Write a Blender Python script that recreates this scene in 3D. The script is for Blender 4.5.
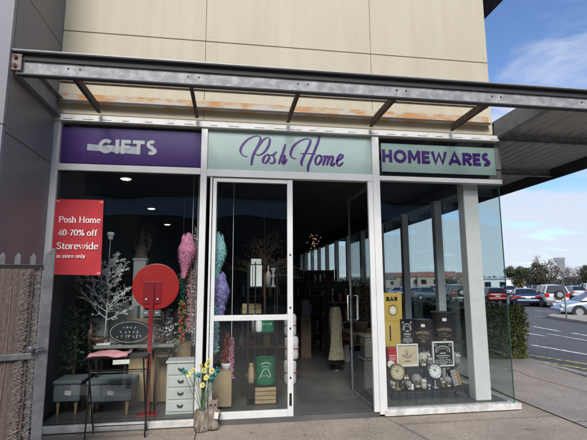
import bpy, bmesh, math, random
import numpy as np
from mathutils import Vector, Matrix, Euler
random.seed(7)
S = bpy.context.scene
for o in list(bpy.data.objects): bpy.data.objects.remove(o)
C = S.collection
# ---------------------------------------------------------------- camera
cam = bpy.data.cameras.new('camera'); camo = bpy.data.objects.new('camera', cam); C.objects.link(camo)
RT = (0.98882462, -0.01744991, -0.14805856); UP = (-0.14902364, -0.14379075, -0.97832314)  # rows of the camera rotation
R3 = Matrix(((0.9888246378, -0.0174499108, -0.1480585568), (-0.1490236417, -0.1437907505, -0.9783231441), (-0.0042177994, 0.9894542540, -0.1447842860)))
CAMLOC = Vector((0, -5.375, 1.55))
camo.matrix_world = Matrix.Translation(CAMLOC) @ R3.to_4x4()
cam.sensor_width = 36; cam.lens = 430/587*36; cam.clip_end = 2000; cam.clip_start = .05
S.camera = camo
# ---------------------------------------------------------------- sky and sun
SUN_EL, SUN_AZ = math.radians(40), math.radians(-8)   # azimuth of the sun seen from the shop: behind the camera, to its left
W = bpy.data.worlds.new('World'); S.world = W; W.use_nodes = True
nt = W.node_tree; nt.nodes.clear()
def nd(t, ty, **k):
    n = t.nodes.new(ty)
    for a, b in k.items(): setattr(n, a, b)
    return n
sky = nd(nt, 'ShaderNodeTexSky', sky_type='NISHITA', sun_disc=False, sun_elevation=SUN_EL, sun_rotation=math.pi+SUN_AZ*-1)
sky.air_density = 1.0; sky.dust_density = .25; sky.ozone_density = 2.0
geo = nd(nt, 'ShaderNodeTexCoord'); sep = nd(nt, 'ShaderNodeSeparateXYZ'); nt.links.new(geo.outputs['Generated'], sep.inputs[0])
def mth(t, op, a, b=None, c=False):
    n = nd(t, 'ShaderNodeMath', operation=op, use_clamp=c)
    for i, v in enumerate((a, b)):
        if v is None: continue
        if isinstance(v, (int, float)): n.inputs[i].default_value = v
        else: t.links.new(v, n.inputs[i])
    return n.outputs[0]
zz = mth(nt, 'ADD', mth(nt, 'MAXIMUM', sep.outputs[2], 0.0), .12)
cmb = nd(nt, 'ShaderNodeCombineXYZ'); nt.links.new(mth(nt, 'DIVIDE', sep.outputs[0], zz), cmb.inputs[0]); nt.links.new(mth(nt, 'DIVIDE', sep.outputs[1], zz), cmb.inputs[1])
mp = nd(nt, 'ShaderNodeMapping'); nt.links.new(cmb.outputs[0], mp.inputs[0]); mp.inputs['Scale'].default_value = (.75, 1.25, 1); mp.inputs['Rotation'].default_value = (0, 0, .5)
nz = nd(nt, 'ShaderNodeTexNoise'); nz.inputs['Scale'].default_value = 1.7; nz.inputs['Detail'].default_value = 7; nz.inputs['Roughness'].default_value = .55; nz.inputs['Distortion'].default_value = .35
nt.links.new(mp.outputs[0], nz.inputs['Vector'])
low = nd(nt, 'ShaderNodeMapRange'); low.inputs[1].default_value = .05; low.inputs[2].default_value = .55; low.inputs[3].default_value = .25; low.inputs[4].default_value = -.06
nt.links.new(sep.outputs[2], low.inputs[0])
cr = nd(nt, 'ShaderNodeMapRange', interpolation_type='SMOOTHSTEP'); cr.inputs[1].default_value = .48; cr.inputs[2].default_value = .70; cr.inputs[4].default_value = .9
nt.links.new(mth(nt, 'ADD', nz.outputs[0], low.outputs[0]), cr.inputs[0])
mx = nd(nt, 'ShaderNodeMixRGB'); nt.links.new(cr.outputs[0], mx.inputs[0]); tint = nd(nt, 'ShaderNodeMixRGB', blend_type='MULTIPLY'); tint.inputs[0].default_value = 1; nt.links.new(sky.outputs[0], tint.inputs[1]); tint.inputs[2].default_value = (.74, .84, 1.0, 1); nt.links.new(tint.outputs[0], mx.inputs[1]); 
# clouds on the sun's side of the sky are brighter than those opposite it
nrm = nd(nt, 'ShaderNodeVectorMath', operation='DOT_PRODUCT'); nt.links.new(geo.outputs['Generated'], nrm.inputs[0]); nrm.inputs[1].default_value = (math.sin(SUN_AZ)*math.cos(SUN_EL), -math.cos(SUN_AZ)*math.cos(SUN_EL), math.sin(SUN_EL))
cg = nd(nt, 'ShaderNodeMapRange', interpolation_type='SMOOTHSTEP'); cg.inputs[1].default_value = -.1; cg.inputs[2].default_value = .85; nt.links.new(nrm.outputs['Value'], cg.inputs[0])
cc = nd(nt, 'ShaderNodeMixRGB'); nt.links.new(cg.outputs[0], cc.inputs[0]); cc.inputs[1].default_value = (3.9, 4.2, 4.9, 1); cc.inputs[2].default_value = (11.0, 10.8, 10.6, 1); nt.links.new(cc.outputs[0], mx.inputs[2])
bg = nd(nt, 'ShaderNodeBackground'); bg.inputs[1].default_value = .115; nt.links.new(mx.outputs[0], bg.inputs[0])
wo = nd(nt, 'ShaderNodeOutputWorld'); nt.links.new(bg.outputs[0], wo.inputs[0])
sl = bpy.data.lights.new('sun', 'SUN'); slo = bpy.data.objects.new('sun', sl); C.objects.link(slo)
sl.energy = 2.5; sl.angle = math.radians(24); sl.color = (1, .96, .90)
sd = Vector((math.sin(SUN_AZ)*math.cos(SUN_EL), -math.cos(SUN_AZ)*math.cos(SUN_EL), math.sin(SUN_EL)))
slo.rotation_euler = sd.to_track_quat('Z', 'Y').to_euler()
S.view_settings.view_transform = 'Standard'; S.view_settings.look = 'None'; S.view_settings.gamma = 1; S.view_settings.exposure = 0.7
S.view_settings.use_curve_mapping = False
S.render.engine = 'CYCLES'; S.cycles.max_bounces = 8; S.cycles.transparent_max_bounces = 16; S.cycles.glossy_bounces = 3
S.cycles.caustics_reflective = False; S.cycles.caustics_refractive = False; S.cycles.sample_clamp_indirect = 6
# ---------------------------------------------------------------- measuring helper: where a sight line of the survey meets a plane
def _ray(px, py): return R3 @ Vector((px-293.5, 220-py, -430))
def aty(px, py, y):
    r = _ray(px, py); t = (y-CAMLOC.y)/r.y; return CAMLOC + r*t
def atz(px, py, z):
    r = _ray(px, py); t = (z-CAMLOC.z)/r.z; return CAMLOC + r*t
def gz(x, y):
    if x < 6.25: return 0
    t = min(1, max(0, (x-6.3)/9)); return -.12-.33*t*t*(3-2*t)
def atg(px, py):
    z = -.2
    for i in range(12):
        p = atz(px, py, z); z = gz(max(p.x, 6.3), p.y)
    return Vector((p.x, p.y, z))
# ---------------------------------------------------------------- materials
MATS = {}
def pm(name, col, rough=.6, metal=0.0, var=.12, vs=6, bump=0.0, bs=40, col2=None, spec=.5, detail=5, stretch=None, lo=.35, hi=.65, emit=0, coat=0):
    if name in MATS: return MATS[name]
    m = bpy.data.materials.new(name); m.use_nodes = True; t = m.node_tree; b = t.nodes['Principled BSDF']
    tc = nd(t, 'ShaderNodeTexCoord'); mp = nd(t, 'ShaderNodeMapping'); t.links.new(tc.outputs['Object'], mp.inputs[0])
    if stretch: mp.inputs['Scale'].default_value = stretch
    n = nd(t, 'ShaderNodeTexNoise'); n.inputs['Scale'].default_value = vs; n.inputs['Detail'].default_value = detail; n.inputs['Roughness'].default_value = .6
    t.links.new(mp.outputs[0], n.inputs['Vector'])
    r = nd(t, 'ShaderNodeMapRange'); r.inputs[1].default_value = lo; r.inputs[2].default_value = hi; t.links.new(n.outputs[0], r.inputs[0])
    mixn = nd(t, 'ShaderNodeMixRGB'); t.links.new(r.outputs[0], mixn.inputs[0])
    c1 = tuple(c*(1-var) for c in col); c2 = col2 if col2 else tuple(min(1, c*(1+var)) for c in col)
    mixn.inputs[1].default_value = (*c1, 1); mixn.inputs[2].default_value = (*c2, 1)
    t.links.new(mixn.outputs[0], b.inputs['Base Color'])
    b.inputs['Roughness'].default_value = rough; b.inputs['Metallic'].default_value = metal; b.inputs['Specular IOR Level'].default_value = spec
    if coat: b.inputs['Coat Weight'].default_value = coat; b.inputs['Coat Roughness'].default_value = .05
    if bump:
        n2 = nd(t, 'ShaderNodeTexNoise'); n2.inputs['Scale'].default_value = bs; n2.inputs['Detail'].default_value = 3; t.links.new(mp.outputs[0], n2.inputs['Vector'])
        bm_ = nd(t, 'ShaderNodeBump'); bm_.inputs['Strength'].default_value = bump; bm_.inputs['Distance'].default_value = .01
        t.links.new(n2.outputs[0], bm_.inputs['Height']); t.links.new(bm_.outputs[0], b.inputs['Normal'])
    if emit:
        b.inputs['Emission Color'].default_value = (*col, 1); b.inputs['Emission Strength'].default_value = emit
    MATS[name] = m; return m
def glassmat(name, tint, wave=.0, refl=1.0):
    m = bpy.data.materials.new(name); m.use_nodes = True; t = m.node_tree; t.nodes.clear()
    out = nd(t, 'ShaderNodeOutputMaterial'); mix = nd(t, 'ShaderNodeMixShader'); tr = nd(t, 'ShaderNodeBsdfTransparent'); gl = nd(t, 'ShaderNodeBsdfGlossy')
    gl.inputs['Roughness'].default_value = .0; tr.inputs[0].default_value = (*tint, 1); gl.inputs[0].default_value = (.95, 1, 1, 1)
    fr = nd(t, 'ShaderNodeFresnel'); fr.inputs[0].default_value = 1.45
    g_ = nd(t, 'ShaderNodeNewGeometry')
    # thin pane: the same fresnel entering and leaving
    inv = nd(t, 'ShaderNodeMixRGB'); 
    ior = nd(t, 'ShaderNodeMapRange'); ior.inputs[3].default_value = 1.45; ior.inputs[4].default_value = 1/1.45
    t.links.new(g_.outputs['Backfacing'], ior.inputs[0]); t.links.new(ior.outputs[0], fr.inputs[0])
    t.nodes.remove(inv)
    if wave:
        tc = nd(t, 'ShaderNodeTexCoord'); mp = nd(t, 'ShaderNodeMapping'); mp.inputs['Scale'].default_value = (1, 1, 1.6); t.links.new(tc.outputs['Object'], mp.inputs[0])
        n2 = nd(t, 'ShaderNodeTexNoise'); n2.inputs['Scale'].default_value = 1.1; n2.inputs['Detail'].default_value = 1; t.links.new(mp.outputs[0], n2.inputs['Vector'])
        b_ = nd(t, 'ShaderNodeBump'); b_.inputs['Strength'].default_value = wave; b_.inputs['Distance'].default_value = .02; t.links.new(n2.outputs[0], b_.inputs['Height'])
        t.links.new(b_.outputs[0], gl.inputs['Normal'])
    f2 = mth(t, 'MULTIPLY', fr.outputs[0], refl)
    t.links.new(f2, mix.inputs[0]); t.links.new(tr.outputs[0], mix.inputs[1]); t.links.new(gl.outputs[0], mix.inputs[2]); t.links.new(mix.outputs[0], out.inputs[0])
    return m
M_glass = glassmat('shop_glass', (.93, .95, .945), wave=.25, refl=1.5)
M_glass_side = glassmat('side_glass', (.84, .91, .91), wave=.15)
M_gedge = pm('glass_edge', (.05, .11, .10), .2)
M_white = pm('white_frame_paint', (.67, .67, .645), .4, var=.05, vs=3, bump=.05)
M_whited = pm('scuffed_sill_paint', (.62, .60, .55), .55, vs=9, col2=(.72, .70, .66), var=.25, bump=.15)
M_cream = None
M_steel = pm('galvanised_steel', (.25, .25, .25), .6, .1, vs=11, col2=(.40, .40, .40), lo=.42, hi=.68, var=.1, bump=.1, bs=60, detail=10)
M_dark = pm('grime_and_shade_steel', (.035, .036, .038), .7, .1, vs=9, bump=.1)  # also colours the strip that stands for shade on the beam web
M_rust = pm('rusty_paint', (.50, .46, .38), .8, vs=3.4, col2=(.44, .24, .10), var=.08, lo=.42, hi=.57, bump=.3, bs=50, detail=9, stretch=(1, 1, 2))
M_rustd = pm('rusted_brown_steel', (.035, .025, .02), .85, vs=14, col2=(.10, .055, .03), var=.3, bump=.3)
M_grey = pm('shaded_grey_cladding', (.16, .15, .152), .45, vs=1.5, var=.06, bump=.02)
M_black = pm('black_metal', (.012, .012, .012), .45, .2, vs=20, var=.2)
M_roof = pm('awning_soffit_metal', (.46, .46, .45), .6, .1, vs=4, var=.15, bump=.1, stretch=(8, 1, 1))
M_awn = pm('awning_grey_steel', (.19, .195, .20), .6, .2, vs=6, var=.2, bump=.1)
M_purple = pm('purple_sign_vinyl', (.052, .008, .15), .35, vs=2, var=.05)
M_teal = pm('pale_green_sign_vinyl', (.32, .41, .385), .35, vs=2, var=.04)
M_lpurple = pm('purple_letter_vinyl', (.045, .006, .13), .4, var=.05)
M_lgrey = pm('grey_letter_vinyl', (.60, .58, .62), .5, var=.05)
M_poster = pm('red_poster_card', (.42, .022, .032), .75, vs=3, var=.16, bump=.25, bs=4)
M_paper = pm('white_paper', (.78, .77, .74), .7, var=.04)
M_red = pm('red_enamel', (.50, .018, .016), .4, var=.1, vs=14, col2=(.40, .02, .02), lo=.5, hi=.7, detail=9, bump=.05)
M_dred = pm('dark_red_paint', (.28, .012, .02), .4, var=.1)
M_wood = pm('pale_wood', (.42, .29, .16), .6, vs=5, var=.25, bump=.2, stretch=(1, 1, 9))
M_woodd = pm('brown_wood', (.16, .09, .05), .7, vs=5, var=.3, bump=.2, stretch=(9, 1, 1))
M_card = pm('brown_cardboard', (.42, .30, .17), .8, vs=4, var=.1)
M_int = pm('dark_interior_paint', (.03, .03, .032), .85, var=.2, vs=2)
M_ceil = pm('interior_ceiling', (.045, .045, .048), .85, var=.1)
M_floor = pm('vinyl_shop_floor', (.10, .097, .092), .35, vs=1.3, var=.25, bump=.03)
M_tyre = pm('tyre_rubber', (.02, .02, .02), .8); M_rim = pm('alloy_rim', (.5, .5, .52), .3, .7)
M_cglass = pm('car_window_glass', (.012, .016, .022), .06, spec=.8, var=.1)
M_lamp = pm('car_lamp_clear', (.6, .6, .62), .15); M_tail = pm('car_lamp_red', (.45, .01, .01), .2)
M_plate = pm('number_plate_white', (.7, .7, .68), .5)
def cream():
    m = pm('cream_wall_panel', (.50, .45, .325), .65, vs=.9, var=.05, bump=.06, bs=12, detail=9, stretch=(1, 1, .5))
    t = m.node_tree; b = t.nodes['Principled BSDF']
    old = b.inputs['Base Color'].links[0].from_socket   # fine specks of dirt with a shape of their own
    tc = nd(t, 'ShaderNodeTexCoord'); v = nd(t, 'ShaderNodeTexNoise'); v.inputs['Scale'].default_value = 9; v.inputs['Detail'].default_value = 8; t.links.new(tc.outputs['Object'], v.inputs['Vector'])
    r = nd(t, 'ShaderNodeMapRange'); r.inputs[1].default_value = .66; r.inputs[2].default_value = .78; r.inputs[4].default_value = .45; t.links.new(v.outputs[0], r.inputs[0])
    mi = nd(t, 'ShaderNodeMixRGB'); t.links.new(r.outputs[0], mi.inputs[0]); t.links.new(old, mi.inputs[1]); mi.inputs[2].default_value = (.33, .27, .18, 1)
    mp2 = nd(t, 'ShaderNodeMapping'); mp2.inputs['Scale'].default_value = (5, 1, .35); t.links.new(tc.outputs['Object'], mp2.inputs[0]); n5 = nd(t, 'ShaderNodeTexNoise'); n5.inputs['Scale'].default_value = 1.6; n5.inputs['Detail'].default_value = 7; t.links.new(mp2.outputs[0], n5.inputs['Vector'])
    r5 = nd(t, 'ShaderNodeMapRange'); r5.inputs[1].default_value = .42; r5.inputs[2].default_value = .8; r5.inputs[4].default_value = .55; t.links.new(n5.outputs[0], r5.inputs[0])
    m5 = nd(t, 'ShaderNodeMixRGB'); t.links.new(r5.outputs[0], m5.inputs[0]); t.links.new(mi.outputs[0], m5.inputs[1]); m5.inputs[2].default_value = (.42, .36, .25, 1)
    t.links.new(m5.outputs[0], b.inputs['Base Color']); return m
M_cream = cream()
def speckle(name, a, b_, c, scale, stain, rough=.85, lines=None):
    m = bpy.data.materials.new(name); m.use_nodes = True; t = m.node_tree; p = t.nodes['Principled BSDF']
    tc = nd(t, 'ShaderNodeTexCoord')
    v = nd(t, 'ShaderNodeTexVoronoi'); v.inputs['Scale'].default_value = scale; t.links.new(tc.outputs['Object'], v.inputs['Vector'])
    rp = nd(t, 'ShaderNodeValToRGB'); sp = nd(t, 'ShaderNodeSeparateXYZ'); t.links.new(v.outputs['Color'], sp.inputs[0]); t.links.new(sp.outputs[0], rp.inputs[0])
    e = rp.color_ramp.elements; e[0].color = (*a, 1); e[1].color = (*c, 1); e.new(.5).color = (*b_, 1)
    n = nd(t, 'ShaderNodeTexNoise'); n.inputs['Scale'].default_value = 1.1; n.inputs['Detail'].default_value = 8; n.inputs['Roughness'].default_value = .65; t.links.new(tc.outputs['Object'], n.inputs['Vector'])
    r = nd(t, 'ShaderNodeMapRange'); r.inputs[1].default_value = .3; r.inputs[2].default_value = .7; r.inputs[3].default_value = 1-stain; r.inputs[4].default_value = 1+stain; t.links.new(n.outputs[0], r.inputs[0])
    n3 = nd(t, 'ShaderNodeTexNoise'); n3.inputs['Scale'].default_value = 3.3; n3.inputs['Detail'].default_value = 6; t.links.new(tc.outputs['Object'], n3.inputs['Vector'])
    r3 = nd(t, 'ShaderNodeMapRange'); r3.inputs[1].default_value = .66; r3.inputs[2].default_value = .74; r3.inputs[3].default_value = 1; r3.inputs[4].default_value = 1-stain*1.6; t.links.new(n3.outputs[0], r3.inputs[0])
    gv = nd(t, 'ShaderNodeTexVoronoi'); gv.inputs['Scale'].default_value = 3.2; t.links.new(tc.outputs['Object'], gv.inputs['Vector'])
    gr = nd(t, 'ShaderNodeMapRange'); gr.inputs[1].default_value = .045; gr.inputs[2].default_value = .075; gr.inputs[3].default_value = .45; gr.inputs[4].default_value = 1; t.links.new(gv.outputs['Distance'], gr.inputs[0])
    mul = nd(t, 'ShaderNodeMixRGB', blend_type='MULTIPLY'); mul.inputs[0].default_value = 1; t.links.new(rp.outputs[0], mul.inputs[1])
    cb = nd(t, 'ShaderNodeCombineXYZ'); mm = mth(t, 'MULTIPLY', mth(t, 'MULTIPLY', r.outputs[0], r3.outputs[0]), gr.outputs[0])
    for i in range(3): t.links.new(mm, cb.inputs[i])
    t.links.new(cb.outputs[0], mul.inputs[2]); t.links.new(mul.outputs[0], p.inputs['Base Color']); p.inputs['Roughness'].default_value = rough
    bp = nd(t, 'ShaderNodeBump'); bp.inputs['Strength'].default_value = .35; bp.inputs['Distance'].default_value = .006
    n4 = nd(t, 'ShaderNodeTexNoise'); n4.inputs['Scale'].default_value = scale*.8; t.links.new(tc.outputs['Object'], n4.inputs['Vector']); t.links.new(n4.outputs[0], bp.inputs['Height']); t.links.new(bp.outputs[0], p.inputs['Normal'])
    return m
M_pave = speckle('exposed_aggregate', (.20, .162, .125), (.29, .24, .185), (.40, .34, .275), 120, .26)
M_path = speckle('pinkish_footpath', (.20, .172, .15), (.275, .238, .208), (.36, .315, .28), 115, .24)
M_asph = speckle('asphalt', (.055, .055, .057), (.085, .085, .087), (.14, .14, .138), 60, .25)
# ---------------------------------------------------------------- mesh helpers
ORG = {}
class MB:
    def __init__(s): s.bm = bmesh.new(); s.M = Matrix.Identity(4); s.k = 0
    def _v(s, pts): return [s.bm.verts.new(s.M @ Vector(p)) for p in pts]
    def face(s, pts):
        try: return s.bm.faces.new(s._v(pts))
        except ValueError: pass
    def box(s, x0, x1, y0, y1, z0, z1):
        v = s._v([(x, y, z) for z in (z0, z1) for y in (y0, y1) for x in (x0, x1)])
        for f in ((0, 2, 3, 1), (4, 5, 7, 6), (0, 1, 5, 4), (2, 6, 7, 3), (0, 4, 6, 2), (1, 3, 7, 5)): s.bm.faces.new([v[i] for i in f])
        return s
    def cbox(s, c, sz, rot=(0, 0, 0)):
        o = s.M; s.M = o @ Matrix.Translation(c) @ Euler(rot).to_matrix().to_4x4(); a, b, d = (q/2 for q in sz); s.box(-a, a, -b, b, -d, d); s.M = o; return s
    def tube(s, pts, r, n=8, caps=True, flat=1.0):
        pts = [Vector(p) for p in pts]; rs = r if isinstance(r, (list, tuple)) else [r]*len(pts); rings = []; up = None
        for i, p in enumerate(pts):
            d = (pts[min(i+1, len(pts)-1)]-pts[max(i-1, 0)]); d = d.normalized() if d.length > 1e-9 else Vector((0, 0, 1))
            if up is None: up = Vector((0, 0, 1)) if abs(d.z) < .9 else Vector((1, 0, 0))
            a = d.cross(up); 
            if a.length < 1e-6: a = d.orthogonal()
            a.normalize(); b = a.cross(d).normalized(); up = b
            rings.append(s._v([p+(a*math.cos(q)*flat+b*math.sin(q))*rs[i] for q in [2*math.pi*k/n for k in range(n)]]))
        for A, B in zip(rings, rings[1:]):
            for k in range(n): s.bm.faces.new((A[k], A[(k+1) % n], B[(k+1) % n], B[k]))
        if caps: s.bm.faces.new(rings[0][::-1]); s.bm.faces.new(rings[-1])
        return s
    def cyl(s, p0, p1, r0, r1=None, n=16): return s.tube([p0, p1], [r0, r0 if r1 is None else r1], n)
    def lathe(s, prof, c=(0, 0, 0), n=20, sc=(1, 1)):
        c = Vector(c); rings = []
        for r, z in prof: rings.append(s._v([c+Vector((r*math.cos(2*math.pi*k/n)*sc[0], r*math.sin(2*math.pi*k/n)*sc[1], z)) for k in range(n)]))
        for A, B in zip(rings, rings[1:]):
            for k in range(n): s.bm.faces.new((A[k], A[(k+1) % n], B[(k+1) % n], B[k]))
        s.bm.faces.new(rings[0][::-1]); s.bm.faces.new(rings[-1]); return s
    def ell(s, c, r, n=12, m=8):
        prof = [(math.sin(math.pi*(i+.02)/(m+.04)), -math.cos(math.pi*(i+.02)/(m+.04))) for i in range(m+1)]
        o = s.M; s.M = o @ Matrix.Translation(c) @ Matrix.Diagonal((*r, 1)); s.lathe(prof, n=n); s.M = o; return s
    def prism(s, poly, d0, d1, plane='xz'):
        def P(u, v, d): return (u, d, v) if plane == 'xz' else ((d, u, v) if plane == 'yz' else (u, v, d))
        A = s._v([P(u, v, d0) for u, v in poly]); B = s._v([P(u, v, d1) for u, v in poly]); n = len(poly)
        s.bm.faces.new(A); s.bm.faces.new(B[::-1])
        for k in range(n): s.bm.faces.new((A[k], B[k], B[(k+1) % n], A[(k+1) % n]))
        return s
    def stroke(s, pts, w, y, th=.003):   # a pen stroke in the XZ plane facing -Y
        s.k += 1; y = y-.0002*s.k; ws = w if isinstance(w, (list, tuple)) else [w]*len(pts); P = [Vector((p[0], p[1])) for p in pts]; L = []; Rr = []
        closed = (P[0]-P[-1]).length < 1e-6
        for i, p in enumerate(P):
            a = P[i-1] if i > 0 else (P[-2] if closed else p); b = P[i+1] if i < len(P)-1 else (P[1] if closed else p)
            d1 = (p-a); d2 = (b-p); d1 = d1.normalized() if d1.length > 1e-9 else d2.normalized(); d2 = d2.normalized() if d2.length > 1e-9 else d1
            n1 = Vector((-d1.y, d1.x)); n2 = Vector((-d2.y, d2.x)); m = (n1+n2); m = m.normalized() if m.length > 1e-6 else n1
            k = 1/max(.70, m.dot(n1)); L.append(p+m*ws[i]/2*k); Rr.append(p-m*ws[i]/2*k)
        for i in range(len(P)-1):
            q = [L[i], L[i+1], Rr[i+1], Rr[i]]
            s.face([(v.x, y-th, v.y) for v in q]); s.face([(q[0].x, y, q[0].y), (q[1].x, y, q[1].y), (q[1].x, y-th, q[1].y), (q[0].x, y-th, q[0].y)])
            s.face([(q[3].x, y, q[3].y), (q[2].x, y, q[2].y), (q[2].x, y-th, q[2].y), (q[3].x, y-th, q[3].y)])
        return s
    def build(s, name, mat, parent=None, org=None, bevel=0, smooth=False, sub=0, seg=2):
        me = bpy.data.meshes.new(name)
        o_ = ORG.get(parent.name, Vector((0, 0, 0))) if parent else Vector(org or (0, 0, 0))
        bmesh.ops.translate(s.bm, verts=s.bm.verts, vec=-o_)
        bmesh.ops.recalc_face_normals(s.bm, faces=s.bm.faces); s.bm.to_mesh(me); s.bm.free()
        me.materials.append(mat); o = bpy.data.objects.new(name, me); C.objects.link(o)
        if parent: o.parent = parent; ORG[o.name] = o_
        else: o.location = o_; ORG[o.name] = o_
        if smooth: me.polygons.foreach_set('use_smooth', [True]*len(me.polygons))
        if bevel: b = o.modifiers.new('bevel', 'BEVEL'); b.width = bevel; b.segments = seg; b.limit_method = 'ANGLE'
        if sub: q = o.modifiers.new('sub', 'SUBSURF'); q.levels = sub; q.render_levels = sub
        return o
def tag(o, label, cat, group=None, kind=None):
    if label: o['label'] = label
    if cat: o['category'] = cat
    if group: o['group'] = group
    if kind: o['kind'] = kind
    return o
def thing(name, label, cat, loc=(0, 0, 0), group=None, rz=0):
    o = bpy.data.objects.new(name, None); o.empty_display_size = .1; C.objects.link(o); o.location = loc; o.rotation_euler = (0, 0, rz)
    ORG[o.name] = Vector(loc); return tag(o, label, cat, group)
def free(o): ORG[o.name] = Vector((0, 0, 0)); return o   # parts will be modelled about the origin
def clone(root, loc, rz, label, group=None):
    r = root.copy(); C.objects.link(r); r.location = loc; r.rotation_euler = (0, 0, rz); r['label'] = label
    if group: r['group'] = group
    for ch in list(root.children):
        c = ch.copy(); C.objects.link(c); c.parent = r
        for g in list(ch.children):
            d = g.copy(); C.objects.link(d); d.parent = c
    return r
def cat_rom(pts, k=6, closed=False):
    P = [Vector(p) for p in pts]; out = []
    n = len(P)
    for i in range(n-1):
        a = P[i-1] if i else P[0]; b = P[i]; c = P[i+1]; d = P[i+2] if i+2 < n else P[-1]
        for j in range(k):
            t = j/k; out.append(.5*((2*b)+(c-a)*t+(2*a-5*b+4*c-d)*t*t+(3*b-a-3*c+d)*t**3))
    out.append(P[-1]); return out
GL = -.075
def pz(x, y): return GL*(1-min(1, max(0, (y-.5)/2)))
# ---------------------------------------------------------------- ground, road, markings
def sheet(name, xs, ys, z, mat, kind='structure'):
    m = MB(); V = [[m.bm.verts.new((x, y, z(x, y))) for x in xs] for y in ys]
    for j in range(len(ys)-1):
        for i in range(len(xs)-1): m.bm.faces.new((V[j][i], V[j][i+1], V[j+1][i+1], V[j+1][i]))
    o = m.build(name, mat, smooth=False); o['kind'] = kind; return o
ys = [-60, -30, -10, 0, .5, 2.5, 10, 20, 40, 80, 160, 320, 600]
sheet('ground', [-400, -100, -30, -10, 0, 6.1], ys, lambda x, y: pz(x, y)-(.01 if y > -.02 else 0)-(.05 if y > .6 else 0), M_pave)
sheet('road', [6.262, 7, 8, 9, 10, 11, 12, 13, 14, 15.3, 20, 40, 100, 300, 700], ys, gz, M_asph)
KX = 6.12
m = MB(); m.box(-400+390, 4.35, -60, -.11, -.05, .0); 
# raised slab of the footpath beside the building, 4 mm sheet
sheet('footpath', [4.02, KX-.14], [-60, -.5, .5, 2.5, 20, 60], lambda x, y: pz(x, y)+.004, M_path)
mm = MB(); mm.box(KX-.137, KX, -60, 60, -.2, .008); mm.build('kerb', speckle('kerb_concrete', (.22, .21, .19), (.3, .28, .26), (.4, .38, .35), 50, .2), bevel=.02)['kind'] = 'structure'
m.bm.free()
M_line = pm('white_road_paint', (.75, .75, .72), .7, vs=7, col2=(.12, .12, .12), var=.05, lo=.50, hi=.60, detail=9)
M_yel = pm('yellow_road_paint', (.72, .56, .16), .7, vs=8, col2=(.13, .12, .09), var=.05, lo=.47, hi=.58, detail=9)
def strip(name, pts, w, mat, dz=.005):
    m = MB(); pts = [Vector((p[0], p[1], 0)) for p in pts]; fine = []
    for a, b in zip(pts, pts[1:]):
        k = max(1, int((b-a).length/.6))
        for i in range(k): fine.append(a.lerp(b, i/k))
    fine.append(pts[-1]); L = []
    for i, p in enumerate(fine):
        d = (fine[min(i+1, len(fine)-1)]-fine[max(0, i-1)]).normalized(); n = Vector((-d.y, d.x, 0))*w/2
        L.append([(q.x, q.y, (gz(q.x, q.y) if q.x > 6.2 else pz(q.x, q.y))+dz) for q in (p+n, p-n)])
    for a, b in zip(L, L[1:]): m.face([a[0], b[0], b[1], a[1]])
    o = m.build(name, mat); o['kind'] = 'structure'; return o
def gp(*a): 
    p = atg(*a); return (p.x, p.y)
for a, b in (((490, 349), (600, 366.5)), ((497, 354.5), (600, 371.5))):
    p, q = gp(*a), gp(*b); d = ((q[0]-p[0]), (q[1]-p[1])); strip('yellow_line', [(p[0]-d[0]*3, p[1]-d[1]*3), p, q, (q[0]+d[0]*3, q[1]+d[1]*3)], .13, M_yel)
for a, b, w in (((533, 326.5), (560, 331.5), .16), ((572, 333), (600, 338), .16), ((528, 333.5), (545, 336.3), .16), ((548, 334), (600, 343), .12), ((531, 345), (600, 357), .16), ((533, 311), (552, 311.3), .14), ((534, 316.5), (543, 317), .14)):
    strip('white_line', [gp(*a), gp(*b)], w, M_line)
# traffic island
isl = [gp(547, 318.2), gp(552, 316.4), gp(565, 315.6), gp(640, 318), gp(640, 332), gp(587, 324.5), gp(560, 320.6)]
m = MB(); zi = -.45; m.prism([p for p in isl], zi-.1, zi+.16, 'xy'); m.build('traffic_island', speckle('island_concrete', (.24, .2, .16), (.34, .29, .24), (.42, .38, .33), 30, .2), bevel=.03)['kind'] = 'structure'
# joints in the paving and the faded red chalk line
M_joint = pm('dark_paving_joint', (.07, .06, .05), .9)  # dark colour of the thin joint strips
for pts in ([(-.32, -.13), (-.32, -8)], [(1.93, -.13), (2.12, -1.0), (2.16, -8)], [(1.99, -.36), (4.0, -.36)], [(-8, -.98), (1.99, -.98)], [(4.01, -.62), (5.97, -.62)], [(-1.95, -.13), (-1.95, -8)]): strip('paving_joint', pts, .009, M_joint, dz=.0082)
rl = [atz(x, y, -.04) for x, y in ((508, 369), (530, 377), (560, 384), (587, 390), (610, 395))]
strip('chalk_line', [(p.x, p.y) for p in rl], .018, pm('red_spray_paint', (.45, .14, .12), .8, vs=9, col2=(.30, .24, .21), lo=.45, hi=.6), dz=.009)
# ---------------------------------------------------------------- the shop building
XL, XR, ZT, ZH = -2.1, 3.68, 2.94, 3.555
B = thing('shop_building', 'cream panelled corner shop with glazed shopfront', 'shop building', (0, 0, 0))
m = MB()
zs = [(3.62, 4.70), (4.712, 6.25)]; xsplit = [-2.1, -.345, 1.912, 3.68]
for (z0, z1) in zs:
    for a, b in zip(xsplit, xsplit[1:]): m.box(a+.0025 if a > -2 else a, b-.0025 if b < 3.6 else b, 0, .05, z0, z1)
m.build('front_wall', M_cream, B, bevel=.002, seg=1)
m = MB()
for (z0, z1) in zs:
    for a_, b_ in zip(xsplit, xsplit[1:]):
        for fx in (a_+.06, (a_+b_)/2, b_-.06):
            for fz in (z0+.06, (z0+z1)/2, z1-.06): m.cyl((fx, -.0025, fz), (fx, .001, fz), .0075, None, 8)
fx_ = m.build('panel_fixings', pm('painted_screw', (.40, .35, .25), .6), B)
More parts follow.
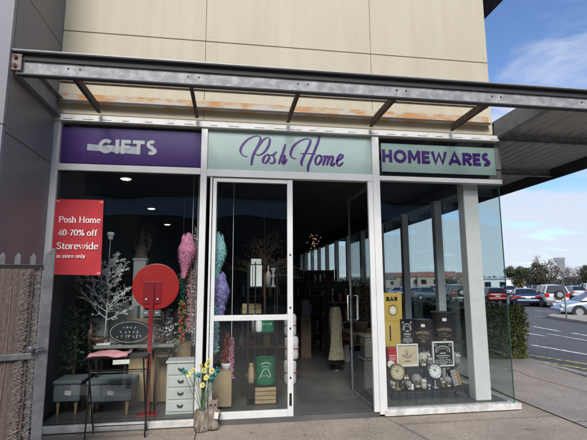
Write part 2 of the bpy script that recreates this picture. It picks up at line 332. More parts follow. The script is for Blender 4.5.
m = MB(); m.box(XL, XR-.002, .053, .2, 3.62, 6.25); m.box(XR-.1, XR-.001, .2, 16, 3.1, 6.25); m.build('wall_backing', M_int, B)
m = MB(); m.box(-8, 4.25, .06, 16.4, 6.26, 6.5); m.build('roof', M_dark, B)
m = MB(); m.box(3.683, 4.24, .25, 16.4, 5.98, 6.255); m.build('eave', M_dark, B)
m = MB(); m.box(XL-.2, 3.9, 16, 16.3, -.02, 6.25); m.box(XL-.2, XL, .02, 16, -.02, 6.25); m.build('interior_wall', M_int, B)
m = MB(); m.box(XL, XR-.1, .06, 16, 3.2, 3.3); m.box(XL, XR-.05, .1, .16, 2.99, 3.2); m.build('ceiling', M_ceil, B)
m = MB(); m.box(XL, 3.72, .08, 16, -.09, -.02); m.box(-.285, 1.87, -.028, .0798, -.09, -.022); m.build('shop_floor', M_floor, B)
m = MB(); m.box(-2.02, -.30, .072, 1.6, -.0195, .012); m.build('window_platform', M_floor, B)
m = MB(); m.box(1.98, 3.658, .072, 1.02, -.0195, .012); m.build('window_platform', M_floor, B)
# sill under the glazing
for a_ in ((-2.02, -.32, -.06, .07), (1.93, 3.765, -.06, .07), (3.66, 3.765, .0705, 15.9)): m = MB(); m.box(*a_, -.072, .0); m.build('sill', M_whited, B, bevel=.006)
# frames
fr = MB()
for x0, x1 in ((-2.12, -2.03), (-.362, -.285), (1.87, 1.965)): fr.box(x0, x1, -.05, .06, .0 if x0 != 1.87 else -.05, 3.5)
fr.box(-2.03, -.362, -.045, .055, 2.895, 2.975); fr.box(-.285, 1.87, -.045, .055, 2.875, 2.965); fr.box(1.965, 3.74, -.045, .055, 2.895, 2.955)
fr.box(-.24, -.215, -.03, .045, -.02, 2.874)
F = fr.build('window_frame', M_white, B, bevel=.004)
m = MB(); m.box(-2.14, 3.72, -.075, .04, 3.502, 3.53); m.box(-2.14, 3.72, -.062, .04, 3.53, 3.585)
x = -2.0
m.build('head_flashing', pm('flashing_white', (.70, .69, .65), .5, vs=5, col2=(.5, .46, .38), lo=.5, hi=.75, detail=8, stretch=(2, 1, 1)), B, bevel=.004)
m = MB()
while x < 3.6: m.box(x, x+random.uniform(.08, .16), -.0765, -.07, 3.522, 3.5285); x += random.uniform(.2, .34)
m.build('flashing_slot', M_dark, B)
# glazing: each window is a part, its pane a sub-part
def window(name, x0, x1, y0, y1, z0, z1, mat=M_glass, label=None):
    f = MB(); 
    if y1-y0 < .02:
        for a in ((x0, x0+.012, z0, z1), (x1-.012, x1, z0, z1), (x0+.012, x1-.012, z0, z0+.012), (x0+.012, x1-.012, z1-.012, z1)): f.box(a[0], a[1], y0-.008, y1+.008, a[2], a[3])
    else:
        for a in ((y0, y0+.012, z0, z1), (y1-.012, y1, z0, z1)): f.box(x0-.006, x1+.006, a[0], a[1], a[2], a[3])
    w = f.build('window', M_dark, B)
    p = MB(); p.box(x0+.012 if y1-y0 < .02 else x0, x1-.012 if y1-y0 < .02 else x1, y0 if y1-y0 < .02 else y0+.012, y1 if y1-y0 < .02 else y1-.012, z0+.0125, z1-.0125)
    p.build('pane', mat, w); return w
window('w', -2.03, -.362, 0, .008, .001, 2.894)
p = MB(); p.box(1.965, 3.705, 0, .010, .001, 2.894); p.build('window_pane', M_glass, B)
p = MB(); p.box(3.706, 3.714, -.002, .012, .001, 2.894); p.build('glass_corner_edge', M_gedge, B)
p = MB(); p.box(1.966, 3.70, -.004, .004, 2.956, 3.501); p.build('fascia_pane', M_glass, B)
p = MB(); p.box(-2.029, -.363, -.004, .004, 2.976, 3.501); p.build('fascia_pane', M_glass, B)
ym = [1.62+1.42*i for i in range(11)]
for y in ym: m = MB(); m.box(3.53, 3.66, y-.06, y+.06, -.02, 2.96); m.build('side_mullion', pm('mullion_grey', (.66, .67, .66), .5, var=.05), B, bevel=.004)
m = MB(); m.box(3.60, 3.78, .02, 15.9, 2.96, 3.10); m.build('side_head_rail', pm('dull_grey_trim', (.12, .12, .12), .5), B)
yy = .014
for y in ym+[15.9]:
    p = MB(); p.box(3.708, 3.718, yy, y-.004, .001, 2.958); p.build('side_pane', M_glass_side, B); yy = y+.004
m = MB()
m.box(3.235, 3.455, .10, .27, .013, 3.19); m.build('corner_column', pm('white_column_paint', (.74, .74, .71), .45, var=.04), B, bevel=.012)
# door: fixed leaf (left) and the leaf folded back into the shop
def leaf(w, z1, parent, mat=M_white):
    pass
D = MB()
x0, x1, z0, z1 = -.205, .80, -.035, 2.862
D.box(x0, x0+.045, -.025, .02, z0, z1); D.box(x1-.07, x1, -.025, .02, z0, z1); D.box(x0+.045, x1-.07, -.024, .019, z0, z0+.09); D.box(x0+.045, x1-.07, -.024, .019, z1-.05, z1); D.box(x0+.045, x1-.07, -.028, .022, 1.10, 1.165)
dl = D.build('door', M_white, B, bevel=.004)
p = MB(); p.box(x0+.045, x1-.07, -.006, .002, z0+.09, 1.10); p.box(x0+.045, x1-.07, -.006, .002, 1.165, z1-.05); p.build('glass', M_glass, dl)
m = MB()
for z in (.42, 1.0, 1.25, 1.9): m.cyl((x1-.035, -.035, z), (x1-.035, -.024, z), .011)
m.box(x1-.05, x1-.022, -.034, -.026, .1, .24); m.cyl((x1-.036, -.034, .16), (x1-.036, -.05, .16), .012); m.build('lock', M_black, dl)
D = MB(); M0 = Matrix.Translation((1.86, .05, 0)) @ Matrix.Rotation(math.radians(91), 4, 'Z')
D.M = M0; L = 1.0
D.box(0, .05, -.02, .02, z0, z1); D.box(L-.018, L, -.014, .014, z0, z1); D.box(.05, L-.018, -.018, .018, z0, z0+.035); D.box(.05, L-.018, -.018, .018, z1-.05, z1)
dr = D.build('door', M_awn, B, bevel=.003)
p = MB(); p.M = M0; p.box(.05, L-.018, -.004, .004, z0+.035, z1-.05); p.build('glass', M_glass, dr)
p = MB(); p.M = M0
for s_ in (1, -1): p.tube([(L-.1, s_*.02, 1.0), (L-.1, s_*.075, 1.0), (L-.1, s_*.075, 1.36), (L-.1, s_*.02, 1.36)], .011, 8)
p.build('handle', pm('brushed_handle', (.55, .55, .55), .3, .8), dr, smooth=True)
m = MB(); m.box(1.80, 1.868, -.045, -.0, -.02, 2.87); m.build('door_jamb', M_white, B, bevel=.004)
# downlights (lit in the photograph)
for i, (x, y) in enumerate(((-1.62, 1.56), (-1.70, 4.34), (-1.71, 6.97))):
    t = thing('downlight', ['lit round ceiling downlight nearest the shop window glass', 'lit round ceiling downlight, middle one of the row of three', 'lit round ceiling downlight farthest back inside the shop'][i], 'ceiling light', (x, y, 3.2), 'ceiling downlights inside the shop')
    m = MB(); m.lathe([(.10, 3.198), (.10, 3.185), (.085, 3.182)], (x, y, 0), 20); m.build('trim_ring', M_white, t)
    m = MB(); m.lathe([(.078, 3.181), (.06, 3.172), (.01, 3.168)], (x, y, 0), 20); m.build('lens', pm('lit_lens', (1, .93, .78), .5, emit=2.2, var=0), t)
# ---------------------------------------------------------------- signs
# stroke alphabet, geometric
def arc(cx, cy, rx, ry, a0, a1, n=14): return [(cx+rx*math.cos(math.radians(a0+(a1-a0)*i/n)), cy+ry*math.sin(math.radians(a0+(a1-a0)*i/n))) for i in range(n+1)]
def glyph(c, t):
    h = t/2; a, b = h, 1-h
    S_ = lambda w: arc(w/2, .73, w/2-h, .27-h*.55, 50, 270, 12)+arc(w/2, .27, w/2-h, .27-h*.9+.0, 90, -140, 12)[1:]
    G = {'H': (.80, [[(h, 0), (h, 1)], [(.8-h, 0), (.8-h, 1)], [(h, .5), (.8-h, .5)]]),
         'O': (1.04, [arc(.52, .5, .52-h, .5-h+.02, 0, 360, 28)]),
         'M': (1.0, [[(h, 0), (h, 1)], [(1-h, 0), (1-h, 1)], [(h, .98), (.5, .32), (1-h, .98)]]),
         'E': (.66, [[(h, 0), (h, 1)], [(h, b), (.66, b)], [(h, .5), (.6, .5)], [(h, a), (.66, a)]]),
         'W': (1.3, [[(h*.8, 1), (.36, .1), (.65, .85), (.94, .1), (1.3-h*.8, 1)]]),
         'A': (1.06, [[(h*.8, 0), (.53, .96), (1.06-h*.8, 0)], [(.25, .28), (.81, .28)]]),
         'R': (.76, [[(h, 0), (h, 1)], [(h, b)]+arc(.42, .68, .30-h*.2, .32-h, 90, -90, 10)+[(h, .36+h*0)], [(.42, .36), (.7, 0)]]),
         'S': (.70, [S_(.70)]),
         'G': (.98, [arc(.5, .5, .5-h, .5-h+.01, 45, 330, 22)+[(.88, .46), (.55, .46)]]),
         'I': (.24, [[(.12, 0), (.12, 1)]]),
         'F': (.64, [[(h, 0), (h, 1)], [(h, b), (.64, b)], [(h, .48), (.58, .48)]]),
         'T': (.80, [[(.4, 0), (.4, 1)], [(0, b), (.8, b)]]),
         'B': (.74, [[(h, 0), (h, 1)], [(h, b)]+arc(.40, .75, .24, .25-h, 90, -90, 8)+[(h, .5)], [(h, .5)]+arc(.42, .27, .28, .27-h, 90, -90, 8)+[(h, a)]]),
         'L': (.62, [[(h, 0), (h, 1)], [(h, a), (.62, a)]]),
         'K': (.74, [[(h, 0), (h, 1)], [(.70, 1), (h, .42)], [(.30, .56), (.72, 0)]]), 'Y': (.80, [[(0.05, 1), (.4, .48), (.75, 1)], [(.4, .5), (.4, 0)]])}
    return G[c]
def word(mb, text, x, z, H_, t, y, gap=.14, slope=0):
    for c in text:
        if c == ' ': x += .4*H_; continue
        w, st = glyph(c, t)
        for p in st: mb.stroke([(x+u*H_, z+v*H_+slope*(x+u*H_)) for u, v in p], t*H_, y)
        x += (w+gap)*H_
    return x
sg = thing('shop_sign', 'purple fascia sign with grey GIFTS lettering', 'sign', (-1.2, .01, 3.2), 'fascia signs above the shopfront')
m = MB(); m.box(-2.028, -.365, .012, .02, 3.0, 3.455); m.build('panel', M_purple, sg)
m = MB(); word(m, 'GIFTS', -1.60, 3.135, .178, .25, .011, gap=.13); m.build('lettering', M_lgrey, sg)
m = MB(); m.prism([(-1.73, 3.165), (-1.73, 3.245), (-1.46, 3.225), (-1.22, 3.235), (-1.13, 3.23), (-1.13, 3.135), (-1.35, 3.15)], .0113, .0118); m.build('painted_reflection', pm('reflection_tint', (.45, .45, .55), .5, var=.15, vs=12), sg)  # pale patch painted for a reflection on the sign
sg = thing('shop_sign', 'pale green fascia sign with purple script Posh Home', 'sign', (.8, .01, 3.2), 'fascia signs above the shopfront')
m = MB(); m.box(-.283, 1.868, -.006, .004, 2.967, 3.50); m.build('panel', M_teal, sg)
m = MB()
def px1(pts, ox): return [(q.x, q.z) for q in (aty(ox+u/9.783, 130+v/9.783, 0) for u, v in pts)]
A_ = [(125, 262), (90, 256), (60, 228), (55, 190), (80, 140), (130, 92), (190, 64), (232, 62), (250, 82), (240, 125), (215, 175), (190, 222), (170, 275), (160, 345)]
strokes = [(A_, 235), ([(235, 245), (205, 240), (190, 225)], 235), ([(185, 225), (250, 130), (290, 88), (322, 76), (340, 98), (330, 150), (300, 202), (262, 236), (230, 248), (205, 243)], 235),
 ([(318, 245), (292, 258), (273, 300), (285, 326), (313, 312), (335, 270), (322, 240), (345, 250), (372, 240)], 235), ([(408, 213), (375, 250), (388, 285), (382, 318), (352, 330), (342, 316)], 235),
 ([(492, 140), (472, 210), (450, 270), (428, 332)], 235), ([(438, 300), (462, 256), (484, 246), (484, 275), (464, 318), (475, 332), (508, 288)], 235),
 ([(110, 280), (76, 276), (55, 248), (60, 205), (90, 152), (150, 107), (210, 88), (245, 96), (244, 128), (215, 195), (182, 258), (160, 312), (165, 352)], 285), ([(336, 58), (325, 110), (290, 200), (252, 290), (228, 350), (222, 408)], 285), ([(150, 232), (220, 231), (302, 238)], 285),
 ([(338, 248), (312, 262), (296, 302), (308, 340), (336, 324), (356, 282), (342, 248), (362, 262), (385, 256)], 285), ([(396, 250), (385, 300), (370, 348)], 285), ([(374, 320), (402, 268), (424, 256), (426, 280), (408, 346)], 285), ([(412, 320), (440, 268), (464, 256), (468, 280), (448, 338), (462, 350), (488, 322)], 285),
 ([(500, 308), (545, 282), (564, 252), (545, 238), (518, 272), (506, 320), (524, 352), (568, 318)], 285)]
for pts, ox in strokes:
    P = [(q.x, q.y) for q in cat_rom([(a, b) for a, b in px1(pts, ox)], 6)]; ws = []
    for i in range(len(P)):
        a = P[max(0, i-1)]; b = P[min(len(P)-1, i+1)]; dx, dz = b[0]-a[0], b[1]-a[1]; l = math.hypot(dx, dz) or 1
        f = max(0, -(dz*.92+dx*-.30)/l) if True else 0
        f = abs(dz*.95+dx*.30)/l; ws.append((.011+.024*f**2.5)*(1 if 2 < i < len(P)-3 else .75))
    m.stroke(P, ws, -.0065, .002)
m.build('lettering', M_lpurple, sg)
sg = thing('shop_sign', 'pale green fascia sign with bold purple HOMEWARES lettering', 'sign', (2.8, .01, 3.2), 'fascia signs above the shopfront')
m = MB(); m.box(2.02, 3.695, .012, .02, 3.03, 3.425); m.build('panel', M_teal, sg)
m = MB(); word(m, 'HOMEWARES', 2.03, 3.16, .178, .25, .011, gap=.115); m.build('lettering', M_lpurple, sg)
m = MB(); m.box(-2.028, 3.69, .06, .1, 2.965, 3.5); m.build('sign_backing', pm('dark_backing', (.02, .02, .022), .8), B)
# poster, serif letters drawn with a broad pen
SER = {'P': (.62, [[(.14, 0), (.14, .74)], [(.14, .72), (.38, .74), (.54, .64), (.54, .48), (.38, .36), (.14, .36)]], [(.14, 0), (.10, .74)]),
 'o': (.52, [[(.26, .50), (.10, .42), (.07, .24), (.12, .06), (.26, 0), (.40, .06), (.45, .24), (.42, .42), (.26, .50)]], []),
 's': (.42, [[(.36, .42), (.24, .50), (.10, .44), (.12, .32), (.28, .24), (.37, .14), (.30, .02), (.16, 0), (.06, .10)]], []),
 'h': (.58, [[(.12, 0), (.12, .76)], [(.12, .36), (.24, .48), (.38, .48), (.44, .38), (.44, 0)]], [(.12, 0), (.44, 0), (.08, .76)]),
 'H': (.78, [[(.14, 0), (.14, .74)], [(.62, 0), (.62, .74)], [(.14, .38), (.62, .38)]], [(.14, 0), (.62, 0), (.14, .74), (.62, .74)]),
 'm': (.86, [[(.12, 0), (.12, .50)], [(.12, .36), (.24, .48), (.36, .47), (.42, .36), (.42, 0)], [(.42, .36), (.54, .48), (.66, .47), (.72, .36), (.72, 0)]], [(.12, 0), (.42, 0), (.72, 0), (.08, .5)]),
 'e': (.50, [[(.09, .28), (.43, .28), (.40, .44), (.26, .50), (.11, .42), (.07, .22), (.14, .05), (.28, 0), (.43, .08)]], []),
 '4': (.52, [[(.36, 0), (.36, .72), (.06, .22), (.48, .22)]], [(.36, 0)]),
 '0': (.52, [[(.26, .72), (.10, .60), (.07, .36), (.12, .10), (.26, 0), (.40, .10), (.45, .36), (.42, .60), (.26, .72)]], []),
 '-': (.32, [[(.05, .26), (.27, .26)]], []), '7': (.50, [[(.06, .70), (.46, .70), (.26, .30), (.20, 0)]], []),
 '%': (.76, [[(.18, .72), (.08, .62), (.08, .50), (.18, .42), (.28, .50), (.28, .62), (.18, .72)], [(.58, .32), (.48, .24), (.48, .10), (.58, 0), (.68, .10), (.68, .24), (.58, .32)], [(.60, .74), (.18, 0)]], []),
 'f': (.36, [[(.16, 0), (.16, .60), (.24, .74), (.38, .72)], [(.04, .48), (.32, .48)]], [(.16, 0)]),
 'S': (.56, [[(.48, .60), (.34, .74), (.14, .68), (.10, .52), (.26, .40), (.44, .30), (.48, .14), (.34, 0), (.16, .01), (.06, .16)]], []),
 't': (.36, [[(.16, .64), (.16, .08), (.24, 0), (.34, .06)], [(.04, .48), (.32, .48)]], []),
 'r': (.42, [[(.12, 0), (.12, .50)], [(.12, .34), (.24, .48), (.38, .48)]], [(.12, 0), (.08, .5)]),
 'w': (.78, [[(.06, .50), (.24, .02), (.39, .44), (.54, .02), (.72, .50)]], [(.07, .5), (.39, .5), (.71, .5)]),
 'i': (.26, [[(.13, 0), (.13, .50)], [(.13, .66), (.13, .74)]], [(.13, 0), (.09, .5)]),
 'd': (.58, [[(.44, 0), (.44, .76)], [(.44, .40), (.28, .50), (.12, .42), (.07, .24), (.12, .06), (.26, 0), (.44, .12)]], [(.47, 0), (.40, .76)]),
 'n': (.58, [[(.12, 0), (.12, .50)], [(.12, .36), (.24, .48), (.38, .48), (.44, .38), (.44, 0)]], [(.12, 0), (.44, 0)]), 'y': (.52, [[(.06, .5), (.26, .02)], [(.46, .5), (.22, -.14), (.1, -.2)]], []),
 'l': (.26, [[(.13, 0), (.13, .76)]], [(.13, 0), (.09, .76)])}
def serif(mb, text, x, z, k, y):
    for c in text:
        if c == ' ': x += .28*k; continue
        w, st, sf = SER[c]
        for p in st:
            ps = [(x+a*k, z+b*k) for a, b in p]; ws = []
            for i in range(len(ps)):
                a = ps[max(0, i-1)]; b = ps[min(len(ps)-1, i+1)]; l = math.hypot(b[0]-a[0], b[1]-a[1]) or 1
                ws.append(k*(.05+.075*abs(b[1]-a[1])/l))
            mb.stroke(ps, ws, y, .001)
        for a, b in sf: mb.stroke([(x+(a-.11)*k, z+(b+(.015 if b < .1 else -.015))*k), (x+(a+.11)*k, z+(b+(.015 if b < .1 else -.015))*k)], k*.045, y, .001)
        x += w*k
po = thing('sale_poster', 'red poster on the left window with white text about Posh Home discounts', 'poster', (-1.78, -.012, 1.65))
m = MB(); m.prism([(-2.028, 1.66), (-1.478, 1.645), (-1.495, 2.545), (-2.028, 2.545)], -.0125, -.009); m.build('card', M_poster, po)
m = MB(); serif(m, 'Posh Home', -1.985, 2.268, .093, -.0126); serif(m, '40-70% off', -1.98, 2.112, .094, -.0126); serif(m, 'Storewide', -1.985, 1.952, .104, -.0126)
serif(m, 'in store only', -1.975, 1.85, .058, -.0126)
m.build('lettering', M_paper, po)
for (cx_, cz_) in ((-2.005, 2.52), (-1.518, 2.52), (-2.005, 1.685), (-1.503, 1.672)): m = MB(); m.prism([(cx_-.018, cz_-.008), (cx_+.018, cz_-.009), (cx_+.018, cz_+.009), (cx_-.018, cz_+.008)], -.0137, -.0128); m.build('tape', pm('clear_tape', (.62, .30, .28), .25), po)
# ---------------------------------------------------------------- open steel canopy over the shopfront
cn = thing('steel_canopy', 'open grey and rusty steel canopy frame over the shopfront', 'canopy', (0, 0, 3.57))
BY = -1.08
m = MB(); m.box(XL+.03, 9, BY, BY+.012, 3.565, 3.79); m.box(XL+.03, 9, BY-.03, BY-.0005, 3.573, 3.579); m.build('front_beam', M_steel, cn, bevel=.002, seg=1)
m = MB(); m.box(XL+.09, 9, BY-.02, BY-.0005, 3.715, 3.7785); m.build('web_shade_strip', M_dark, cn)  # dark strip added for the shade under the top flange
m = MB(); m.box(XL-.03, 9, BY-.062, BY+.03, 3.779, 3.803); m.build('top_flange', M_dark, cn, bevel=.003)
m = MB(); m.box(XL-.03, 9, BY-.0645, BY-.0625, 3.795, 3.8035); m.build('drip_edge', pm('worn_edge', (.35, .35, .35), .5, .3), cn)
m = MB(); m.box(XL+.03, 9, BY-.032, BY+.04, 3.560, 3.5725); m.build('bottom_flange', M_dark, cn)
m = MB(); m.box(XL-.02, XL+.085, BY-.052, BY-.036, 3.595, 3.76); m.build('end_plate', pm('rust_plate', (.20, .11, .08), .9, vs=16, col2=(.34, .30, .28), var=.2, bump=.4), cn, bevel=.003)
for z in (3.635, 3.725):
    m = MB(); m.lathe([(.018, -.062), (.018, -.074), (.01, -.08)], n=6); bmesh.ops.rotate(m.bm, verts=m.bm.verts, matrix=Matrix.Rotation(math.pi/2, 3, 'X')); 
    bmesh.ops.translate(m.bm, verts=m.bm.verts, vec=(XL+.035, BY-.135, z)); m.build('bolt', M_rustd, cn)
m = MB()
PX = [-1.58, -.42, .73, 1.84, 2.99, 4.15, 5.3]
for x in PX:
    for dx in (-.05, .05):
        xx = x+dx*1.1+.03; m.box(xx-.009, xx+.009, BY-.004, BY-.0005, 3.655, 3.673)
m.build('bolt_hole', M_black, cn)
for x in PX[:5]:
    m = MB(); m.box(x-.02, x+.02, BY+.062, -.105, 3.60, 3.608); m.box(x-.004, x+.004, BY+.062, -.105, 3.608, 3.70); m.build('purlin', M_rustd, cn)
m = MB(); m.box(XL+.03, XR-.06, -.10, -.004, 3.745, 3.752); m.box(XL+.03, XR-.06, -.012, -.0035, 3.752, 3.875); m.build('wall_angle', M_rust, cn)
m = MB(); m.box(XL+.03, XR-.1, -.1045, -.1003, 3.730, 3.7525); m.build('angle_lip', M_dark, cn)
m = MB(); m.box(XL+.01, XR-.06, -.016, -.003, 4.015, 4.03); m.build('wall_flashing', M_rustd, cn)
m = MB(); m.box(XL+.003, XL+.012, BY+.013, -.02, 3.555, 3.80); m.box(XL+.012, XL+.07, BY+.013, -.02, 3.555, 3.565); m.box(XL+.012, XL+.07, BY+.013, -.02, 3.79, 3.80); m.build('end_channel', M_awn, cn, bevel=.002)
# side awning
aw = thing('side_awning', 'dark grey metal awning along the side of the shop', 'awning', (5, 0, 3.6))
m = MB(); m.box(3.70, 3.712, BY+.014, 0, 3.57, 3.80); m.box(3.712, 3.77, BY+.014, 0, 3.57, 3.58); m.build('outrigger', M_awn, aw, bevel=.002)
m = MB(); m.box(3.70, 3.78, .014, 15.9, 3.12, 3.62); m.build('wall_plate', M_awn, aw)
m = MB(); xs_ = [3.73+.045*i for i in range(58)]
for i in range(len(xs_)-1):
    z0, z1 = (3.765, 3.765) if i % 4 == 0 else ((3.765, 3.735) if i % 4 == 1 else ((3.735, 3.735) if i % 4 == 2 else (3.735, 3.765)))
    m.face([(xs_[i], BY+.02, z0), (xs_[i+1], BY+.02, z1), (xs_[i+1], 16, z1), (xs_[i], 16, z0)])
m.build('corrugated_sheet', M_roof, aw)
m = MB()
for y in (.18,)+tuple(2.0+1.9*i for i in range(8)): m = MB(); m.box(3.79, 6.22, y, y+.012, 3.58, 3.72); m.box(3.79, 6.22, y-.05, y, 3.58, 3.59); m.build('cross_joist', M_steel, aw)
m = MB(); m.box(6.22, 6.25, BY+.014, 16.2, 3.53, 3.80); m.build('outer_fascia', pm('charcoal_fascia', (.055, .056, .06), .5), aw)
m = MB(); m.box(3.73, 6.3, BY+.02, 16.2, 3.81, 3.83); m.build('roof_sheet', M_awn, aw)
# ---------------------------------------------------------------- grey panelled wing wall on the left
wl = thing('wing_wall', 'grey panel clad wing wall projecting left of the shopfront', 'wall', (-4, -1.17, 0))
m = MB(); WY = -1.17
m.box(-9, XL-.062, WY+.06, 6, -.02, 7.5); m.build('wall_core', M_dark, wl)
m = MB()
zz_ = [0, 1.45, 2.97, 4.49, 6.0, 7.5]
for a, b in zip(zz_, zz_[1:]):
    m.box(XL-.06, XL-.0, WY+.0615, -.002, a+.004, b-.004)
m.build('return_panel', M_grey, wl, bevel=.003)
m = MB()
for a, b in zip([z+.06 for z in zz_], [z+.06 for z in zz_[1:]]):
    for i in range(3): m.box(XL-2.3*(i+1)+.004, XL-2.3*i-.004, WY-.002, WY+.055, a+.004, b-.004)
m.build('front_panel', pm('lit_grey_cladding', (.21, .205, .22), .45, vs=1.5, var=.05), wl, bevel=.003)  # front paler than the return: their difference in light put into the colours
# ---------------------------------------------------------------- service gate in the left foreground
gt_o = Vector((-1.40, -1.60, 0)); GA = math.radians(17)
gate = thing('mesh_gate', 'galvanised picket gate lined with brown ribbed netting', 'gate', gt_o)
GM = Matrix.Translation(gt_o) @ Matrix.Rotation(GA, 4, 'Z')   # local x to the right, gate runs along -x
M_galv = pm('gate_galvanised', (.135, .14, .145), .5, .4, vs=11, var=.25, bump=.15, detail=7)
m = MB(); m.M = GM; m.box(-.075, 0, -.03, .005, 0, 1.78); m.prism([(-.075, 1.78), (0, 1.78), (0, 1.83), (-.02, 1.84)], -.028, .003); m.build('gate_post', M_galv, gate, bevel=.004)
m = MB(); m.M = GM; m.box(-2.4, -.076, .0, .035, 1.66, 1.705); m.build('top_rail', M_black, gate, bevel=.003)
m = MB(); m.M = GM; m.box(-2.4, -.076, -.045, -.02, .975, 1.022); m.build('mid_rail', M_galv, gate, bevel=.004)
for i in range(7):
    x = -.16-.105*i
    m = MB(); m.M = GM; m.prism([(x-.02, .05), (x+.02, .05), (x+.02, 1.775), (x+.002, 1.80), (x-.02, 1.765)], .036, .05); m.build('picket', M_galv, gate)
M_net = pm('brown_netting', (.085, .064, .056), .9, vs=45, col2=(.135, .10, .085), var=.15, bump=.3, bs=220, stretch=(1.9, 1, .8), lo=.38, hi=.66)
m = MB(); m.M = GM; prev = None; n = 420; rows = [0.05, .6, 1.0, 1.35, 1.62, 1.67]
V = []
for j, z in enumerate(rows):
    r = []
    for i in range(n+1):
        x = -2.4+i*(2.26/n); y = -.006+.0025*math.sin(i*.8)+.007*math.sin(x*11+z*1.1); r.append(m.bm.verts.new(m.M @ Vector((x, y, z))))
    V.append(r)
for j in range(len(rows)-1):
    for i in range(n): m.bm.faces.new((V[j][i], V[j][i+1], V[j+1][i+1], V[j+1][i]))
m.build('netting', M_net, gate, smooth=True)
M_wire = pm('bright_netting_edge', (.16, .14, .12), .7, .1, vs=60, var=.4, col2=(.33, .29, .25))
m = MB(); m.M = GM
for xc, amp in ((-.185, .028), (-.105, .022)):
    for ph in range(2):
        pts = []; z = .05
        while z < 1.65:
            pts.append((xc+amp*(1 if len(pts) % 2 == ph else -1)*random.uniform(.6, 1), -.03+random.uniform(-.006, .006), z)); z += .023
        m.tube(pts, .003, 4)
    for k in range(110):
        z = .06+k*.0145; j_ = random.uniform(-.012, .012); m.tube([(xc-amp+j_, -.026, z), (xc+j_*.4, -.034, z+.014+j_*.3), (xc+amp*random.uniform(.5, 1.1), -.026, z+.032+j_)], random.uniform(.0018, .0035), 4)
m.build('netting_selvedge', M_wire, gate)
m = MB(); m.M = GM; m.cyl((-.115, -.03, 1.06), (-.115, -.10, 1.06), .017); m.cyl((-.115, -.075, 1.06), (-.03, -.075, 1.065), .010); m.ell((-.115, -.10, 1.06), (.022, .012, .022)); m.build('latch', M_galv, gate, smooth=True)
m = MB(); m.M = GM
for i in range(9):
    x = -.3-.095*i+random.uniform(-.015, .015); pts = [(x+random.uniform(-.004, .004)+.02*math.sin(z*1.2), -.022, z) for z in [.1+.12*k for k in range(13)]]; m.tube(pts, .0015, 4)
m.build('stitching', pm('tan_thread', (.35, .26, .18), .8), gate)
shape = {'vase': [(.04, 0), (.06, .05), (.07, .12), (.045, .19), (.025, .24), (.035, .27)], 'bottle': [(.035, 0), (.037, .16), (.03, .19), (.012, .22), (.012, .29)], 'bowl': [(.04, 0), (.05, .01), (.10, .07), (.11, .09)], 'jar': [(.05, 0), (.055, .02), (.055, .13), (.04, .15), (.045, .17), (.045, .19)], 'candlestick': [(.05, 0), (.015, .03), (.012, .12), (.03, .15), (.012, .19), (.04, .25), (.03, .26)]}
M_stat0 = pm('brown_glazed_ceramic', (.13, .08, .05), .35, var=.25)
M_inw0 = pm('gloom_ceramic', (.30, .28, .26), .5, var=.2)
# ================================================================ things in the left window
FZ = .013
def pbox(mb, x0, x1, yt, yb, Y, dep):   # a box whose front face spans these sight lines at depth Y
    a = aty(x0, (yt+yb)/2, Y); b = aty(x1, (yt+yb)/2, Y); t = aty((x0+x1)/2, yt, Y); u = aty((x0+x1)/2, yb, Y)
    mb.box(a.x, b.x, Y, Y+dep, u.z, t.z); return a.x, b.x, u.z, t.z
M_ott = pm('grey_ottoman_fabric', (.17, .20, .22), .85, var=.12, vs=30, bump=.3, bs=200)
def ottoman(x0, x1, y0, label):
    t = thing('ottoman', label, 'ottoman', ((x0+x1)/2, y0, FZ), 'grey ottomans in the left window')
    m = MB(); m.box(x0, x1, y0, y0+.38, .17, .36); m.build('base', M_ott, t, bevel=.015)
    m = MB(); m.box(x0-.015, x1+.015, y0-.015, y0+.395, .365, .41); m.build('lid', M_ott, t, bevel=.018)
    for sx in (x0+.05, x1-.05):
        for sy in (y0+.05, y0+.33):
            m = MB(); m.cyl((sx, sy, FZ), (sx, sy, .17), .013, .022, 10); m.build('leg', M_wood, t)
    m = MB(); xm = (x0+x1)/2; m.prism([(xm-.02, .25), (xm+.05, .24), (xm+.055, .29), (xm-.015, .30)], y0-.004, y0-.001); m.build('price_tag', M_paper, t)
ottoman(-1.62, -1.12, .22, 'grey ottoman with a white tag, the wider one under the black folding table')
ottoman(-2.02, -1.72, .30, 'small grey ottoman behind the mesh gate post')
# drawers
t = thing('drawer_cabinet', 'small white chest of drawers inside the left window', 'drawers', (-.54, .15, FZ))
m = MB(); m.box(-.705, -.375, .155, .42, FZ, .60); m.build('carcass', M_white, t, bevel=.004)
m = MB(); m.box(-.72, -.36, .135, .43, .60, .622); m.build('top', M_white, t, bevel=.005)
for z in (.045, .185, .325, .465):
    m = MB(); m.box(-.69, -.39, .143, .154, z, z+.12); d = m.build('drawer', pm('drawer_white', (.66, .67, .64), .5, var=.05), t, bevel=.004)
    m = MB(); m.tube([(-.57, .142, z+.075), (-.56, .125, z+.062), (-.52, .125, z+.062), (-.51, .142, z+.075)], .010, 6); m.build('cup_handle', M_black, d)
